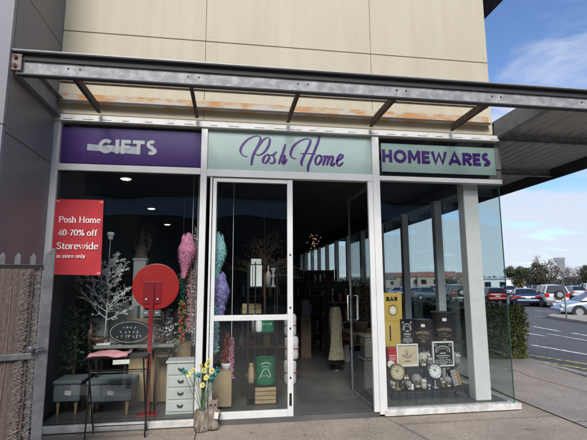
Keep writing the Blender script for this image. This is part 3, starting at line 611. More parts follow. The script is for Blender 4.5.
# cardboard boxes
for i, (a, lab) in enumerate((((128, 146, 352, 402, .62, .3), 'brown cardboard box behind the grey ottoman lid'), ((148, 168, 349, 402, .66, .3), 'tall brown cardboard box directly behind the red post'), ((126, 170, 320, 349, .72, .28), 'wide brown cardboard box behind the oval black plaque'))):
    m = MB(); e = pbox(m, *a)
    o = tag(m.build('cardboard_box', M_card, org=(e[0], a[4], e[2]), bevel=.003), lab, 'box', 'cardboard boxes in the left window')
M_step = pm('pale_grey_plinth', (.40, .41, .40), .6, var=.06)
for a, lab in (((88, 108, 318, 349, .95, .3), 'low pale grey display plinth left of the white twig tree trunk'), ((100, 124, 303, 346, 1.02, .3), 'taller pale grey display plinth behind the white twig tree'), ((122, 137, 306, 322, 1.05, .3), 'grey display plinth above the oval plaque')):
    m = MB(); e = pbox(m, *a); tag(m.build('display_plinth', M_step, org=(e[0], a[4], e[2]), bevel=.004), lab, 'plinth', 'display plinths in the left window')
for i, (px0, px1, yt, Y, lab) in enumerate(((48, 58, 352, .95, 'tall grey planter nearest the mesh gate post'), (60, 69, 347, 1.05, 'tall grey planter right of the first tall planter'))):
    a_ = aty(px0, 370, Y); b_ = aty(px1, 370, Y); zt_ = aty(px0, yt, Y).z; cx_ = (a_.x+b_.x)/2; r_ = (b_.x-a_.x)/2; t = thing('tall_planter', lab, 'planter', (cx_, Y, FZ), 'tall planters in the left window')
    m = MB(); m.lathe([(r_*.7, 0), (r_, zt_-FZ-.03), (r_*1.06, zt_-FZ-.028), (r_*1.06, zt_-FZ), (r_*.9, zt_-FZ), (r_*.85, zt_-FZ-.06)], (cx_, Y, FZ), 24); m.build('tub', pm('zinc_grey', (.17, .175, .18), .6, .2, vs=8, var=.2), t, smooth=False)
for (px, Y, z0_, kind, mt_, k_, lab) in ((150, .5, .79, 'jar', M_paper, .9, 'white lidded jar on the inner grey table beside the post'), (121, .48, .79, 'candlestick', M_paper, .8, 'white candlestick on the inner grey table beside the tree'), (98, .50, .79, 'bowl', M_stat0, 1.0, 'brown bowl on the left end of the inner grey table'), (90, .52, .79, 'bottle', M_stat0, .9, 'brown bottle on the left end of the inner grey table'), (162, .50, .79, 'vase', M_stat0, .55, 'small brown vase on the inner grey table right of the post')):
    x_ = aty(px, 345, Y).x; m = MB(); m.lathe([(r*k_, h*k_) for r, h in shape[kind]], (x_, Y, z0_+.001), 18); tag(m.build(kind, mt_, org=(x_, Y, z0_), smooth=True), lab, kind, 'ornaments on the inner grey table')
for i, (px0, px1, yt, Y, lab) in enumerate(((64, 84, 380, .85, 'flat brown cardboard carton behind the small ottoman'), (172, 190, 343, .75, 'tall brown cardboard carton behind the white chest of drawers'))):
    m = MB(); e = pbox(m, px0, px1, yt, 402, Y, .25); tag(m.build('cardboard_box', M_card, org=(e[0], Y, e[2]), bevel=.003), lab, 'box', 'cardboard boxes in the left window')
# inner grey table
t = thing('side_table', 'grey table behind the glass carrying the white twig tree', 'table', (-1.1, .5, FZ))
m = MB(); m.box(-1.62, -.66, .38, .66, .755, .79); m.build('tabletop', pm('weathered_grey_wood', (.24, .24, .23), .6, vs=4, var=.2, stretch=(1, 8, 8)), t, bevel=.004)
for x in (-1.58, -.72):
    for y in (.42, .62): m = MB(); m.box(x-.014, x+.014, y-.014, y+.014, FZ, .755); m.build('leg', M_black, t)
m = MB(); m.tube([(-.66, .4, .79), (-.60, .4, .82), (-.58, .4, .79), (-.60, .4, .74), (-.64, .4, .70)], .012, 6); m.build('scroll_end', M_awn, t)
# white twig tree
def twig_tree(name, label, x, y, z0, z1, mat_t, mat_l, nb, rad, lmat=None, seed=1, bend=1.0, base=True, lsz=.009, nl=6, z_start=.22, tr=.012):
    rnd = random.Random(seed); t = thing(name, label, 'decorative tree', (x, y, z0)); H_ = z1-z0
    m = MB(); m.tube([(x, y, z0), (x+.008, y, z0+H_*.4), (x-.004, y, z0+H_*.8), (x, y, z1)], [tr, tr*.85, tr*.6, tr*.4], 8); m.build('trunk', mat_t, t, smooth=True)
    m = MB(); L = MB()
    for i in range(nb):
        z = z0+H_*(z_start+(.76-z_start)*i/nb); f = 1-.55*(i/nb); a = i*2.4+rnd.uniform(-.4, .4); r = rad*f*rnd.uniform(.7, 1.1)
        p = Vector((x, y, z)); d = Vector((math.cos(a), math.sin(a)*.6, .55)); pts = [p]; 
        for k in range(5):
            d = (d+Vector((rnd.uniform(-.3, .3), rnd.uniform(-.3, .3), rnd.uniform(-.25, .25)))).normalized(); pts.append(pts[-1]+d*r/5)
        m.tube(pts, [.006, .005, .004, .0035, .003, .002], 5)
        for k in range(1, 6):
            for q in range(2):
                b = pts[k]; e = (d+Vector((rnd.uniform(-1, 1), rnd.uniform(-1, 1), rnd.uniform(-.7, .9)))).normalized()*r*rnd.uniform(.15, .42)
                mid = b+e*.5+Vector((0, 0, rnd.uniform(-.015, .02))); m.tube([b, mid, b+e], [.003, .0025, .0018], 4)
                for w in range(nl//2):
                    s_ = b+e*rnd.uniform(.3, 1)+Vector((rnd.uniform(-.012, .012), rnd.uniform(-.01, .01), rnd.uniform(-.012, .012))); L.cbox(s_, (lsz*rnd.uniform(.6, 1.5), lsz*.7, lsz*rnd.uniform(.6, 1.5)), (rnd.random()*3, rnd.random()*3, 0))
    m.build('branches', mat_t, t)
    L.build('beads' if lmat is None or lmat is M_paper else 'fairy_lights', lmat or mat_l, t)
    if base: m = MB(); m.cbox((x, y, z0+.012), (.16, .12, .022)); m.build('base', mat_t, t, bevel=.003)
    return t
tw = aty(107, 300, .5)
tt = twig_tree('twig_tree', 'white beaded twig tree standing on the inner grey table', tw.x, .5, .79, 2.16, M_paper, M_paper, 27, .44, M_paper, seed=4, lsz=.011, nl=7)
m = MB(); m.lathe([(.028, 2.12), (.034, 2.16), (.045, 2.185), (.045, 2.21), (.03, 2.215)], (tw.x, .5, 0), 10); m.build('top_finial', M_paper, tt)
# pedestal and statue
p0 = aty(139, 258, 1.2)
t = thing('pedestal', 'tall white square pedestal carrying the brown figure', 'pedestal', (p0.x, 1.35, FZ)); m = MB(); m.box(p0.x-.085, p0.x+.085, 1.26, 1.43, FZ+.06, p0.z-.03); m.build('shaft', M_white, t, bevel=.004)
m = MB(); m.box(p0.x-.1, p0.x+.1, 1.245, 1.445, p0.z-.03, p0.z); m.box(p0.x-.11, p0.x+.11, 1.235, 1.455, FZ, FZ+.06); m.build('cap', M_white, t, bevel=.004)
M_stat = pm('weathered_bronze_resin', (.17, .13, .10), .7, var=.3, vs=18, bump=.4)
t = thing('angel_figurine', 'brown robed angel figurine on the white pedestal', 'figurine', (p0.x, 1.34, p0.z))
m = MB(); X, Z = p0.x, p0.z
m.lathe([(.10, 0), (.098, .02), (.082, .08), (.066, .15), (.05, .21), (.056, .25), (.062, .29), (.045, .325), (.022, .34), (.024, .355), (.036, .375), (.041, .40), (.036, .43), (.015, .45)], (X, 1.34, Z), 16, sc=(1, .75)); m.build('robed_figure', M_stat, t, smooth=True)
for s_ in (-1, 1):
    m = MB(); m.tube([(X+s_*.04, 1.35, Z+.30), (X+s_*.085, 1.38, Z+.33), (X+s_*.11, 1.39, Z+.27), (X+s_*.09, 1.38, Z+.15), (X+s_*.06, 1.37, Z+.09)], [.02, .04, .04, .03, .008], 8, flat=.35); m.build('wing', M_stat, t, smooth=True)
m = MB(); m.tube([(X+.05, 1.32, Z+.28), (X+.09, 1.27, Z+.22), (X+.13, 1.25, Z+.24)], [.018, .015, .010], 8); m.build('arm', M_stat, t, smooth=True)
# oval plaque
pc = aty(130, 332, .40); t = thing('oval_plaque', 'black oval plaque with white lettering leaning by the red post', 'plaque', (pc.x, .4, pc.z-.15))
m = MB(); m.prism(arc(pc.x, pc.z, .255, .145, 0, 354, 40), .40, .42); m.build('board', pm('blackboard', (.018, .02, .025), .6), t, bevel=.006)
m = MB(); rnd = random.Random(3)
for row, (n, hh) in enumerate(((5, .0), (7, -.055), (4, .055))):
    x = pc.x-n*.024
    for i in range(n):
        pts = [(x+rnd.uniform(0, .03), pc.z+hh+rnd.uniform(-.016, .018)) for k in range(4)]; m.stroke(pts, .006, .399, .001); x += .048
m.stroke(arc(pc.x, pc.z, .235, .125, 0, 360, 40), .004, .399, .001); m.build('lettering', M_paper, t)
# red disc on a post
dc = aty(156, 286.5, .20); px_ = dc.x-.03
t = thing('disc_sign', 'round red metal disc on a dark red post behind the window', 'sign', (px_, .19, FZ))
m = MB(); o_ = m.M; m.M = Matrix.Translation(dc) @ Matrix.Rotation(math.radians(90), 4, 'X'); m.lathe([(.272, -.010), (.281, -.006), (.281, .006), (.272, .010)], n=56); m.build('disc', M_red, t, smooth=False)
m = MB(); m.box(px_-.035, px_+.018, .150, .176, FZ, dc.z+.06); m.build('post', M_dred, t, bevel=.004)
m = MB(); m.box(px_-.115, px_+.10, .1775, .1885, dc.z-.21, dc.z+.06)
m.build('bracket', M_dred, t, bevel=.003)
for dx in (-.075, .058):
    for dz in (-.155, -.32): m = MB(); m.ell((px_+dx, .172, dc.z+dz), (.014, .01, .014), 10, 6); m.build('bolt', M_paper, t, smooth=True)
m = MB(); m.box(px_-.11, px_+.10, .1775, .1885, dc.z-.36, dc.z-.285); m.build('lower_plate', M_awn, t, bevel=.003)
m = MB(); m.box(px_-.12, px_+.11, .10, .28, FZ, FZ+.012); m.build('foot_plate', M_dred, t, bevel=.003)
# foliage helper
def leaves(mb, rnd, centre, rad, n, size, asp=.5, shell=.0, drop=0):
    for i in range(n):
        while 1:
            q = Vector((rnd.uniform(-1, 1), rnd.uniform(-1, 1), rnd.uniform(-1, 1)))
            if shell < q.length < 1: break
        p = Vector((centre[0]+q.x*rad[0], centre[1]+q.y*rad[1], centre[2]+q.z*rad[2]))
        s_ = size*rnd.uniform(.6, 1.3); u = Vector((rnd.gauss(0, 1), rnd.gauss(0, 1), rnd.gauss(0, 1)-drop)).normalized(); v = u.orthogonal().normalized()
        v = (Matrix.Rotation(rnd.random()*6.28, 3, u) @ v)*s_*asp
        mb.face([p-u*s_*.5, p+v*.5, p+u*s_*.5, p-v*.5])
M_leafd = pm('dark_artificial_leaf', (.022, .05, .028), .6, var=.4, vs=9)
rnd = random.Random(11)
t = thing('artificial_tree', 'dark green artificial tree at the left edge of the window', 'artificial tree', (-1.95, .75, FZ))
m = MB(); m.tube([(-1.95, .75, FZ), (-1.94, .75, .8), (-1.95, .75, 1.5)], [.025, .02, .01], 8); m.build('trunk', M_woodd, t)
m = MB()
for i in range(34): 
    z = .5+1.1*i/34; r = .36*(1-.55*i/34); a = i*2.4; leaves(m, rnd, (-1.95+r*.5*math.cos(a), .75+r*.5*math.sin(a), z), (r*.5, r*.5, .09), 60, .055)
m.build('foliage', M_leafd, t)
# parrots: one continuous body, wings, beak and feet as parts
def parrot(label, x, y, ztop, L, mat, mat2, wid=.075, lean=.05, face=1):
    t = thing('parrot_ornament', label, 'parrot ornament', (x, y, ztop-L), 'feathered parrot ornaments by the door mullion')
    ax = [(0, 0, .04), (.0, 0, 0), (.004, 0, -.05), (0, .0, -.095), (-.003, .005, -.14), (0, .008, -.22), (.008, .01, -.32), (.02, .01, -.42), (.03, .01, -.52), (.045, .01, -.68)]
    rs = [.012, .043, .055, .052, .062, .078, .070, .045, .028, .014]
    k = L/.74; m = MB(); pts = [(x+face*(a[0]*lean/.05)*k, y+a[1]*k, ztop-.045*k+a[2]*k) for a in ax]
    m.tube(pts, [r*k*wid/.075 for r in rs], 14, flat=1.0); b = m.build('body', mat, t, smooth=True, sub=1)
    for s_ in (-1, 1):
        m = MB(); w = [(x+s_*.055*k+face*a*k*lean/.05, y-.02*k, ztop-.045*k+z*k) for a, z in ((0, -.12), (.003, -.2), (.012, -.3), (.025, -.42))]; m.tube(w, [.02*k, .042*k, .035*k, .006*k], 10, flat=.45); m.build('wing', mat2, t, smooth=True)
    m = MB(); rf = random.Random(int(ztop*1000))
    for q in range(900):
        u_ = rf.random(); j = 3.1+u_*5.6; i0 = int(j); f_ = j-i0; P0 = Vector(pts[i0]).lerp(Vector(pts[i0+1]), f_); rr = (rs[i0]*(1-f_)+rs[i0+1]*f_)*k*wid/.075; an = rf.uniform(0, 6.28)
        o_ = Vector((math.cos(an), math.sin(an), 0)); tg = Vector((-math.sin(an), math.cos(an), 0)); p1 = P0+o_*rr*1.0; fl_ = k*rf.uniform(.018, .05); p2 = p1+Vector((0, 0, -fl_))+o_*fl_*rf.uniform(.05, .45)+tg*rf.uniform(-.4, .4)*fl_; wd_ = tg*fl_*.14
        m.face([p1+Vector((0, 0, .008)), p1*.5+p2*.5+wd_, p2, p1*.5+p2*.5-wd_])
    m.build('feathers', mat, t)
    m = MB(); m.tube([(x+face*.02*k, y-.045*k, ztop-.03*k), (x+face*.03*k, y-.075*k, ztop-.045*k), (x+face*.028*k, y-.08*k, ztop-.075*k)], [.018*k, .014*k, .003*k], 8); m.build('beak', M_black, t, smooth=True)
    for s_ in (-1, 1):
        m = MB(); m.ell((x+s_*.025*k+face*.01*k, y-.042*k, ztop-.035*k), (.008*k,)*3, 8, 6); m.build('eye', M_black, t, smooth=True)
    m = MB(); m.tube([(x-.06, y, ztop-.46*k), (x+.06, y, ztop-.46*k)], .008, 6); m.tube([(x, y+.05, ztop+.0), (x, y+.05, 3.19)], .0015, 4); m.build('perch', M_black, t)
    return t
M_pf = pm('pink_feathers', (.74, .27, .42), .85, var=.25, vs=30, bump=.6, bs=90); M_bf = pm('blue_grey_feathers', (.16, .26, .40), .85, var=.3, vs=30, bump=.6, bs=90)
M_tf = pm('teal_feathers', (.36, .66, .66), .85, var=.2, vs=30, bump=.6, bs=90); M_pu = pm('violet_feathers', (.24, .19, .52), .85, var=.3, vs=26, bump=.6, bs=90, col2=(.45, .42, .75))
a = aty(188, 232, .25); parrot('pink parrot ornament with blue wings left of the door mullion', a.x, .25, a.z, .62, M_pf, M_bf, wid=.135, face=-1)
a = aty(219, 231, .25); parrot('pale teal parrot ornament hanging at the top of the door glass', a.x, .25, a.z, .70, M_tf, M_tf, wid=.105, lean=-.05)
a = aty(219, 270, .32); parrot('violet parrot ornament with blue wings below the teal parrot', a.x, .32, a.z, .66, M_pu, M_bf, wid=.15)
# tinsel drops
def tinsel(label, x, y, z0, z1, w, mat, n, seed, leaf=.02, core=None):
    rnd = random.Random(seed); t = thing('tinsel_garland', label, 'garland', (x, y, z0), 'garlands hanging in the window')
    m = MB(); m.tube([(x, y, z0), (x+.01, y, (z0+z1)/2), (x, y, z1), (x, y, 3.19)], .004, 5); m.build('cord', core or M_paper, t)
    m = MB()
    for i in range(n):
        z = rnd.uniform(z0, z1); leaves(m, rnd, (x, y, z), (w, w*.6, .03), 5, leaf, .3)
    m.build('tinsel', mat, t)
def T(px, y): return aty(px, 250, y).x
def Zp(px, py, y): return aty(px, py, y).z
M_silver = pm('silver_tinsel', (.62, .58, .58), .35, .3, var=.25, vs=50)
tinsel('long silver tinsel garland just left of the door mullion', T(197, .3), .3, Zp(197, 345, .3), Zp(197, 228, .3), .055, M_silver, 520, 1)
tinsel('blush pink tinsel garland between the pink parrot and the silver tinsel', T(192, .35), .35, Zp(192, 332, .35), Zp(192, 268, .35), .065, pm('blush_tinsel', (.68, .42, .42), .6, var=.25, vs=50), 420, 2, .024)
tinsel('dark green garland below the pink parrot', T(183, .35), .35, Zp(183, 322, .35), Zp(183, 274, .35), .045, pm('green_garland', (.03, .20, .14), .7, var=.4, vs=40), 180, 3, .03, M_black)
tinsel('pale teal fringe hanging under the violet parrot', T(216, .3), .3, Zp(216, 352, .3), Zp(216, 300, .3), .06, pm('teal_fringe', (.42, .68, .70), .7, var=.2, vs=40), 420, 5, .045)
tinsel('pink scarf-like fringe hanging beside the kraft box behind the door', T(233, .4), .4, Zp(233, 378, .4), Zp(233, 338, .4), .03, pm('pink_fringe', (.62, .30, .38), .8, var=.15, vs=40), 110, 6, .05)
# strawberry garland
t = thing('fruit_garland', 'hanging garland of red strawberries and green leaves', 'garland', (T(184, .28), .28, Zp(184, 345, .28)), 'garlands hanging in the window')
x = T(184, .28); m = MB(); F2 = MB(); rnd = random.Random(8)
for i in range(16):
    z = Zp(184, 302+2.7*i, .28); xx = x+rnd.uniform(-.035, .035); F2.ell((xx, .28+rnd.uniform(-.03, .03), z), (.018, .018, .023), 8, 6); leaves(m, rnd, (x, .28, z), (.05, .03, .03), 14, .04)
m.build('leaves', pm('yellow_green_leaf', (.20, .26, .07), .6, var=.4, vs=30), t); F2.build('strawberries', pm('strawberry_red', (.50, .05, .04), .4), t, smooth=True)
# twisted black wire tree with white buds left of the cabinet
twig_tree('twig_tree', 'black wire tree with white buds right of the red post', T(168, .5), .5, .66, Zp(168, 300, .5), M_black, M_paper, 18, .20, M_paper, seed=9, lsz=.012, nl=4)
t = thing('plant_stand', 'slim wooden stand under the black wire tree', 'stand', (T(168, .5), .5, FZ)); x = T(168, .5)
m = MB(); m.box(x-.11, x+.11, .41, .6, .635, .66); m.build('tabletop', M_woodd, t)
for dx in (-.09, .09):
    for dy in (-.07, .08): m = MB(); m.box(x+dx-.01, x+dx+.01, .5+dy-.01, .5+dy+.01, FZ, .635); m.build('leg', M_woodd, t)
FZ = -.02
# ================================================================ behind the door leaf
m = MB(); e = pbox(m, 213, 231.5, 372, 407, .34, .22); tag(m.build('cardboard_box', M_card, org=(e[0], .34, e[2]), bevel=.003), 'brown kraft box standing behind the door glass', 'box', 'kraft boxes by the door')
bz = e[3]; bx_ = (e[0]+e[1])/2
t = thing('poinsettia_plant', 'red flowering plant in a white pot on the kraft box', 'potted plant', (bx_+.05, .44, bz)); x = bx_+.05
m = MB(); m.lathe([(.05, 0), (.07, .07), (.072, .085), (.06, .086)], (x, .44, bz), 16); m.build('pot', M_paper, t, smooth=True)
rnd = random.Random(5); m = MB(); F2 = MB()
for i in range(14): z = bz+.10+.027*i; leaves(F2, rnd, (x, .44, z), (.075*(1-.045*i), .06, .03), 10, .045); leaves(m, rnd, (x, .44, z), (.07*(1-.045*i), .06, .03), 8, .04)
F2.build('red_petals', pm('poinsettia_red', (.50, .03, .03), .6, var=.3, vs=30), t); m.build('leaves', M_leafd, t)
# black etagere with its goods
def Xd(px, Y, py=340): return aty(px, py, Y).x
ex0, ex1, ey0, ey1 = Xd(248, .5), Xd(277, .5), .5, .80
t = thing('wire_etagere', 'tall black metal shelf rack standing behind the door glass', 'shelf rack', ((ex0+ex1)/2, .65, FZ))
for x in (ex0, ex1, ex0+.09):
    for y in ((ey0, ey1) if x != ex0+.09 else (ey0,)): m = MB(); m.box(x-.007, x+.007, y-.007, y+.007, FZ, Zp(260, 262, .5)); m.build('upright', M_black, t)
SH = [Zp(262, 404, .5), Zp(262, 386, .5)+.0, Zp(262, 333, .5), Zp(262, 287, .5)]
for z in SH: m = MB(); m.box(ex0+.01, ex1-.01, ey0+.01, ey1-.01, z-.012, z); m.build('shelf', M_black, t)
m = MB(); e = pbox(m, 250.5, 262, 251, 286, .52, .13); m.bm.free()
t = thing('lantern', 'white square lantern on the top shelf of the black rack', 'lantern', ((e[0]+e[1])/2, .6, SH[3]))
m = MB(); m.box(e[0], e[1], .52, .65, SH[3]+.001, SH[3]+.30); m.build('case', M_paper, t, bevel=.006)
m = MB(); m.box(e[0]+.008, e[1]-.008, .53, .64, SH[3]+.30, SH[3]+.38); m.build('lid', M_white, t, bevel=.01)
m = MB()
for z in (SH[3]+.0, SH[3]+.298): m.box(e[0]-.006, e[1]+.006, .514, .656, z, z+.008)
m.box(e[0]+.025, e[0]+.032, .5135, .5195, SH[3]+.01, SH[3]+.297); m.build('frame', M_black, t)
# drum and crates
M_gdrum = pm('green_drum_paint', (.01, .15, .065), .4, var=.2, vs=10)
def drum(label, cx, y, z0, r, h, mat, group, texts, tmat, tagp=None, gold=None):
    t = thing('tin_drum', label, 'drum', (cx, y, z0), group)
    m = MB(); m.lathe([(r*.97, 0), (r, .01), (r, h*.33), (r*1.02, h*.34), (r, h*.35), (r, h*.66), (r*1.02, h*.67), (r, h*.68), (r, h-.012), (r*1.03, h-.01), (r*1.03, h), (r*.96, h), (r*.95, h-.008)], (cx, y, z0), 36); m.build('barrel', mat, t, smooth=False)
    m = MB()
    for pts, w in texts:
        m.k += 1
        q = [(cx+r*1.022*math.sin(u), -r*1.022*math.cos(u)+y, z0+v*h) for u, v in pts]
        m.tube(q, w, 5)
    if gold:
        tx, u0, v0, hh, rise = gold; tot = sum(glyph(c_, .2)[0]+.14 for c_ in tx)*hh; xx = -tot/2
        for c_ in tx:
            w_, st_ = glyph(c_, .2)
            for p_ in st_:
                m.k += 1; q = []
                for uu, vv in p_: s_ = xx+uu*hh; an = u0+s_/r; q.append((cx+r*(1.023)*math.sin(an), y-r*1.023*math.cos(an), z0+v0*h+vv*hh*1.25+rise*(1-(s_/(tot/2))**2)))
                m.tube(q, hh*.085, 5)
            xx += (w_+.14)*hh
    m.build('lettering', tmat, t)
    if tagp:
        m = MB(); u, v = tagp; q = [(cx+r*1.035*math.sin(u+du), y-r*1.035*math.cos(u+du), z0+h*v+dv) for du, dv in ((-.16, -.02), (.16, -.02), (.16, .022), (-.16, .022))]; m.face(q); m.face([(a, b+.001, c) for a, b, c in q]); m.build('price_tag', M_paper, t)
    return t
def squig(u0, u1, v, amp, n, rise=.0, seed=0):
    rnd = random.Random(seed); out = []
    for i in range(n):
        u = u0+(u1-u0)*i/(n-1); arcv = rise*(1-((i/(n-1))*2-1)**2); out.append((u, v+arcv+(amp if i % 2 else -amp)*rnd.uniform(.4, 1)))
    return out
zc = SH[1]
drum('green tin drum with white emblem on the rack behind the door', Xd(265.5, .62), .66, zc, .135, .33, M_gdrum, 'tin drums for sale', [(squig(-.7, .5, .28, .05, 14, .1), .003), ([(-.55, .35), (-.2, .62), (.2, .62), (.5, .35)], .005), ([(-.5, .80), (0, .88), (.5, .80)], .005), (squig(-.4, .4, .72, .03, 9), .003)], M_paper)
drum('smaller green tin drum on the middle shelf of the rack', Xd(267, .62), .66, SH[2], .10, .22, M_gdrum, 'tin drums for sale', [(squig(-.6, .6, .5, .1, 12), .003)], M_paper)
def crate(label, x0, x1, y0, y1, z0, z1, group):
    t = thing('wooden_crate', label, 'crate', ((x0+x1)/2, y0, z0), group); n = max(2, int((z1-z0)/.05)); h = (z1-z0)/n
    for i in range(n):
        m = MB(); a, b = z0+i*h+.004, z0+(i+1)*h-.004
        m.box(x0, x1, y0, y0+.01, a, b); m.box(x0, x1, y1-.01, y1, a, b); m.box(x0, x0+.01, y0+.011, y1-.011, a, b); m.box(x1-.01, x1, y0+.011, y1-.011, a, b); m.build('slat', M_wood, t, bevel=.002)
    m = MB()
    for x in (x0+.011, x1-.031):
        for y in (y0+.011, y1-.031): m.box(x, x+.02, y, y+.02, z0, z1)
    m.build('corner_post', M_wood, t); m = MB(); m.box(x0+.011, x1-.011, y0+.035, y1-.035, z0+.006, z0+.016); m.build('base', M_wood, t)
crate('pale wooden crate on the floor under the green drum', ex0+.10, ex1-.01, .51, .78, FZ+.005+SH[0]*0, SH[1]-.02, 'wooden crates behind the door')
m_ = Zp(250, 313, .56); crate('shallow wooden crate left of the rack at waist height', Xd(242, .9), Xd(261, .9), .9, 1.1, Zp(250, 314, .9), Zp(250, 304, .9), 'wooden crates behind the door')
t = thing('trestle_stand', 'dark stand carrying the shallow wooden crate', 'stand', (Xd(250, .9), 1.0, FZ)); m = MB()
zt = Zp(250, 314, .9)-.002; xa, xb = Xd(242, .9), Xd(261, .9); m.box(xa, xb, .9, 1.1, zt-.02, zt); m.build('tabletop', M_black, t)
for x in (xa+.01, xb-.01):
    for y in (.92, 1.08): m = MB(); m.box(x-.008, x+.008, y-.008, y+.008, FZ, zt-.02); m.build('leg', M_black, t)
m = MB(); e = pbox(m, 249, 262, 372, 385.5, .48, .0+.015); m.bm.free()
for i, (px, z, kind, mt, lab) in enumerate(((268, SH[3], 'bottle', M_inw0, 'clear grey bottle beside the white lantern on the rack'), (273, SH[3], 'candlestick', M_inw0, 'pale candlestick at the right end of the top rack shelf'), (254, SH[2], 'bottle', M_inw0, 'clear bottle left of the smaller green drum'), (258.5, SH[2], 'jar', M_paper, 'white jar beside the smaller green drum'), (251.5, SH[1], 'vase', M_card, 'tan vase left of the larger green drum'))):
    xx = Xd(px, .62); k = 1.0; m = MB(); m.lathe([(r*k, h*k) for r, h in shape[kind]], (xx, .62, z+.001), 14); tag(m.build(kind, mt, org=(xx, .62, z), smooth=True), lab, kind)
# white wrapped rolls
for i, (y0, y1, lab) in enumerate(((383, 358, 'lowest white wrapped bundle'), (357.5, 334, 'middle white wrapped bundle'), (333.5, 311, 'topmost white wrapped bundle'))):
    a = aty(291 if i != 1 else 292.5, y0, 1.5); b = aty(291, y1, 1.5); z0 = FZ if i == 0 else zprev+.002; h = b.z-a.z; r = .10 if i != 1 else .11
    t = thing('wrapped_bundle', lab+' of the stack beside the door edge', 'bundle', (a.x, 1.6, z0), 'stack of white wrapped bundles'); m = MB()
    m.lathe([(r*.8, 0), (r, .03), (r*1.0, h*.3), (r*.95, h*.5), (r*1.02, h*.75), (r*.97, h-.03), (r*.7, h)], (a.x, 1.6, z0), 18); m.build('wrapping', pm('quilted_white', (.62, .58, .57), .8, var=.2, vs=12, bump=.6, bs=25), t, smooth=True)
    m = MB(); m.tube(arc3 if False else [(a.x+r*1.03*math.cos(q), 1.6+r*1.03*math.sin(q), z0+h*.5) for q in [k*math.pi/9 for k in range(19)]], .007, 5); m.build('ribbon', pm('rose_ribbon', (.45, .12, .12), .7), t); zprev = z0+h
# dark fairy light tree
M_fairy = pm('fairy_light', (1, .72, .4), .5, var=0, emit=.02)
twig_tree('twig_tree', 'tall dark branched tree with tiny fairy lights behind the door glass', Xd(264, 1.3), 1.3, FZ, Zp(264, 196, 1.3), M_woodd, M_woodd, 40, .50, M_fairy, seed=21, lsz=.0045, nl=2, z_start=.55, tr=.02)
for i, (px, yb_, Y, lab) in enumerate(((303, 352, 2.9, 'brown lidded jar on the floor just right of the wrapped bundles'), (309, 347, 3.6, 'red vase on the floor along the left side of the doorway'), (331, 345, 4.4, 'golden vase on the floor at the middle of the doorway'), (338, 350, 3.4, 'teal jar on the floor beside the garment stand'), (346, 362, 2.4, 'pale jar on the floor just left of the open door leaf'))):
    g_ = atz(px, yb_, FZ); kk = 'jar' if i in (0, 3, 4) else 'vase'; m = MB(); k_ = 1.7+.2*(i % 2); m.lathe([(r*k_, h*k_) for r, h in shape[kk]], (g_.x, g_.y, FZ+.001), 16); tag(m.build(kk, pm(['floor_jar_brown', 'floor_vase_red', 'floor_vase_gold', 'floor_jar_teal', 'floor_jar_pale'][i], [(.16, .10, .06), (.22, .04, .03), (.30, .2, .08), (.06, .14, .15), (.32, .3, .27)][i], .5, var=.25), org=(g_.x, g_.y, FZ), smooth=True), lab, kk, 'pots on the shop floor')
for px0, px1, yt, yb_, Y, lab, cc in ((301, 311, 316, 346, 3.9, 'brown carton on the floor at the left of the shop aisle', (.20, .14, .09)), (302, 310, 300, 316, 3.92, 'grey carton on top of the brown aisle carton', (.16, .16, .17)), (322, 332, 312, 340, 4.8, 'tan carton standing in the middle of the shop aisle', (.26, .18, .11)), (323, 331, 298, 312, 4.82, 'dark red carton on top of the tan aisle carton', (.14, .04, .04)), (333, 344, 322, 350, 3.7, 'pale grey carton on the floor left of the linen garment', (.28, .27, .26))):
    m = MB(); a_ = aty(px0, 330, Y); b2_ = aty(px1, 330, Y); zb2 = FZ if yt > 305 and lab.count('floor')+lab.count('standing') else None
    z1_ = aty(px0, yt, Y).z; z0_ = FZ if zb2 is not None else aty(px0, yb_, Y-.02).z+.004
    if zb2 is None: z0_ = prev_top+.001
    m.box(a_.x, b2_.x, Y, Y+.3, z0_, max(z1_, z0_+.1)); prev_top = max(z1_, z0_+.1)
    tag(m.build('carton', pm('carton_%d' % px0, cc, .8), org=(a_.x, Y, z0_), bevel=.004), lab, 'box', 'cartons in the shop aisle')
# hanging light cluster
a = aty(315, 240, 2.6)
t = thing('hanging_light_cluster', 'cluster of small warm lights hanging in the dark doorway', 'string light', (a.x, 2.6, a.z)); m = MB(); F2 = MB(); rnd = random.Random(2)
for i in range(26): F2.ell((a.x+rnd.gauss(0, .045), 2.6+rnd.gauss(0, .04), a.z+rnd.gauss(0, .12)), (.010,)*3, 6, 4)
m.tube([(a.x, 2.6, a.z-.2), (a.x, 2.6, 3.2)], .004, 5); m.build('cable', M_black, t); F2.build('bulbs', pm('warm_bulb', (1, .55, .28), .5, var=0, emit=.3), t)
FZ = .013
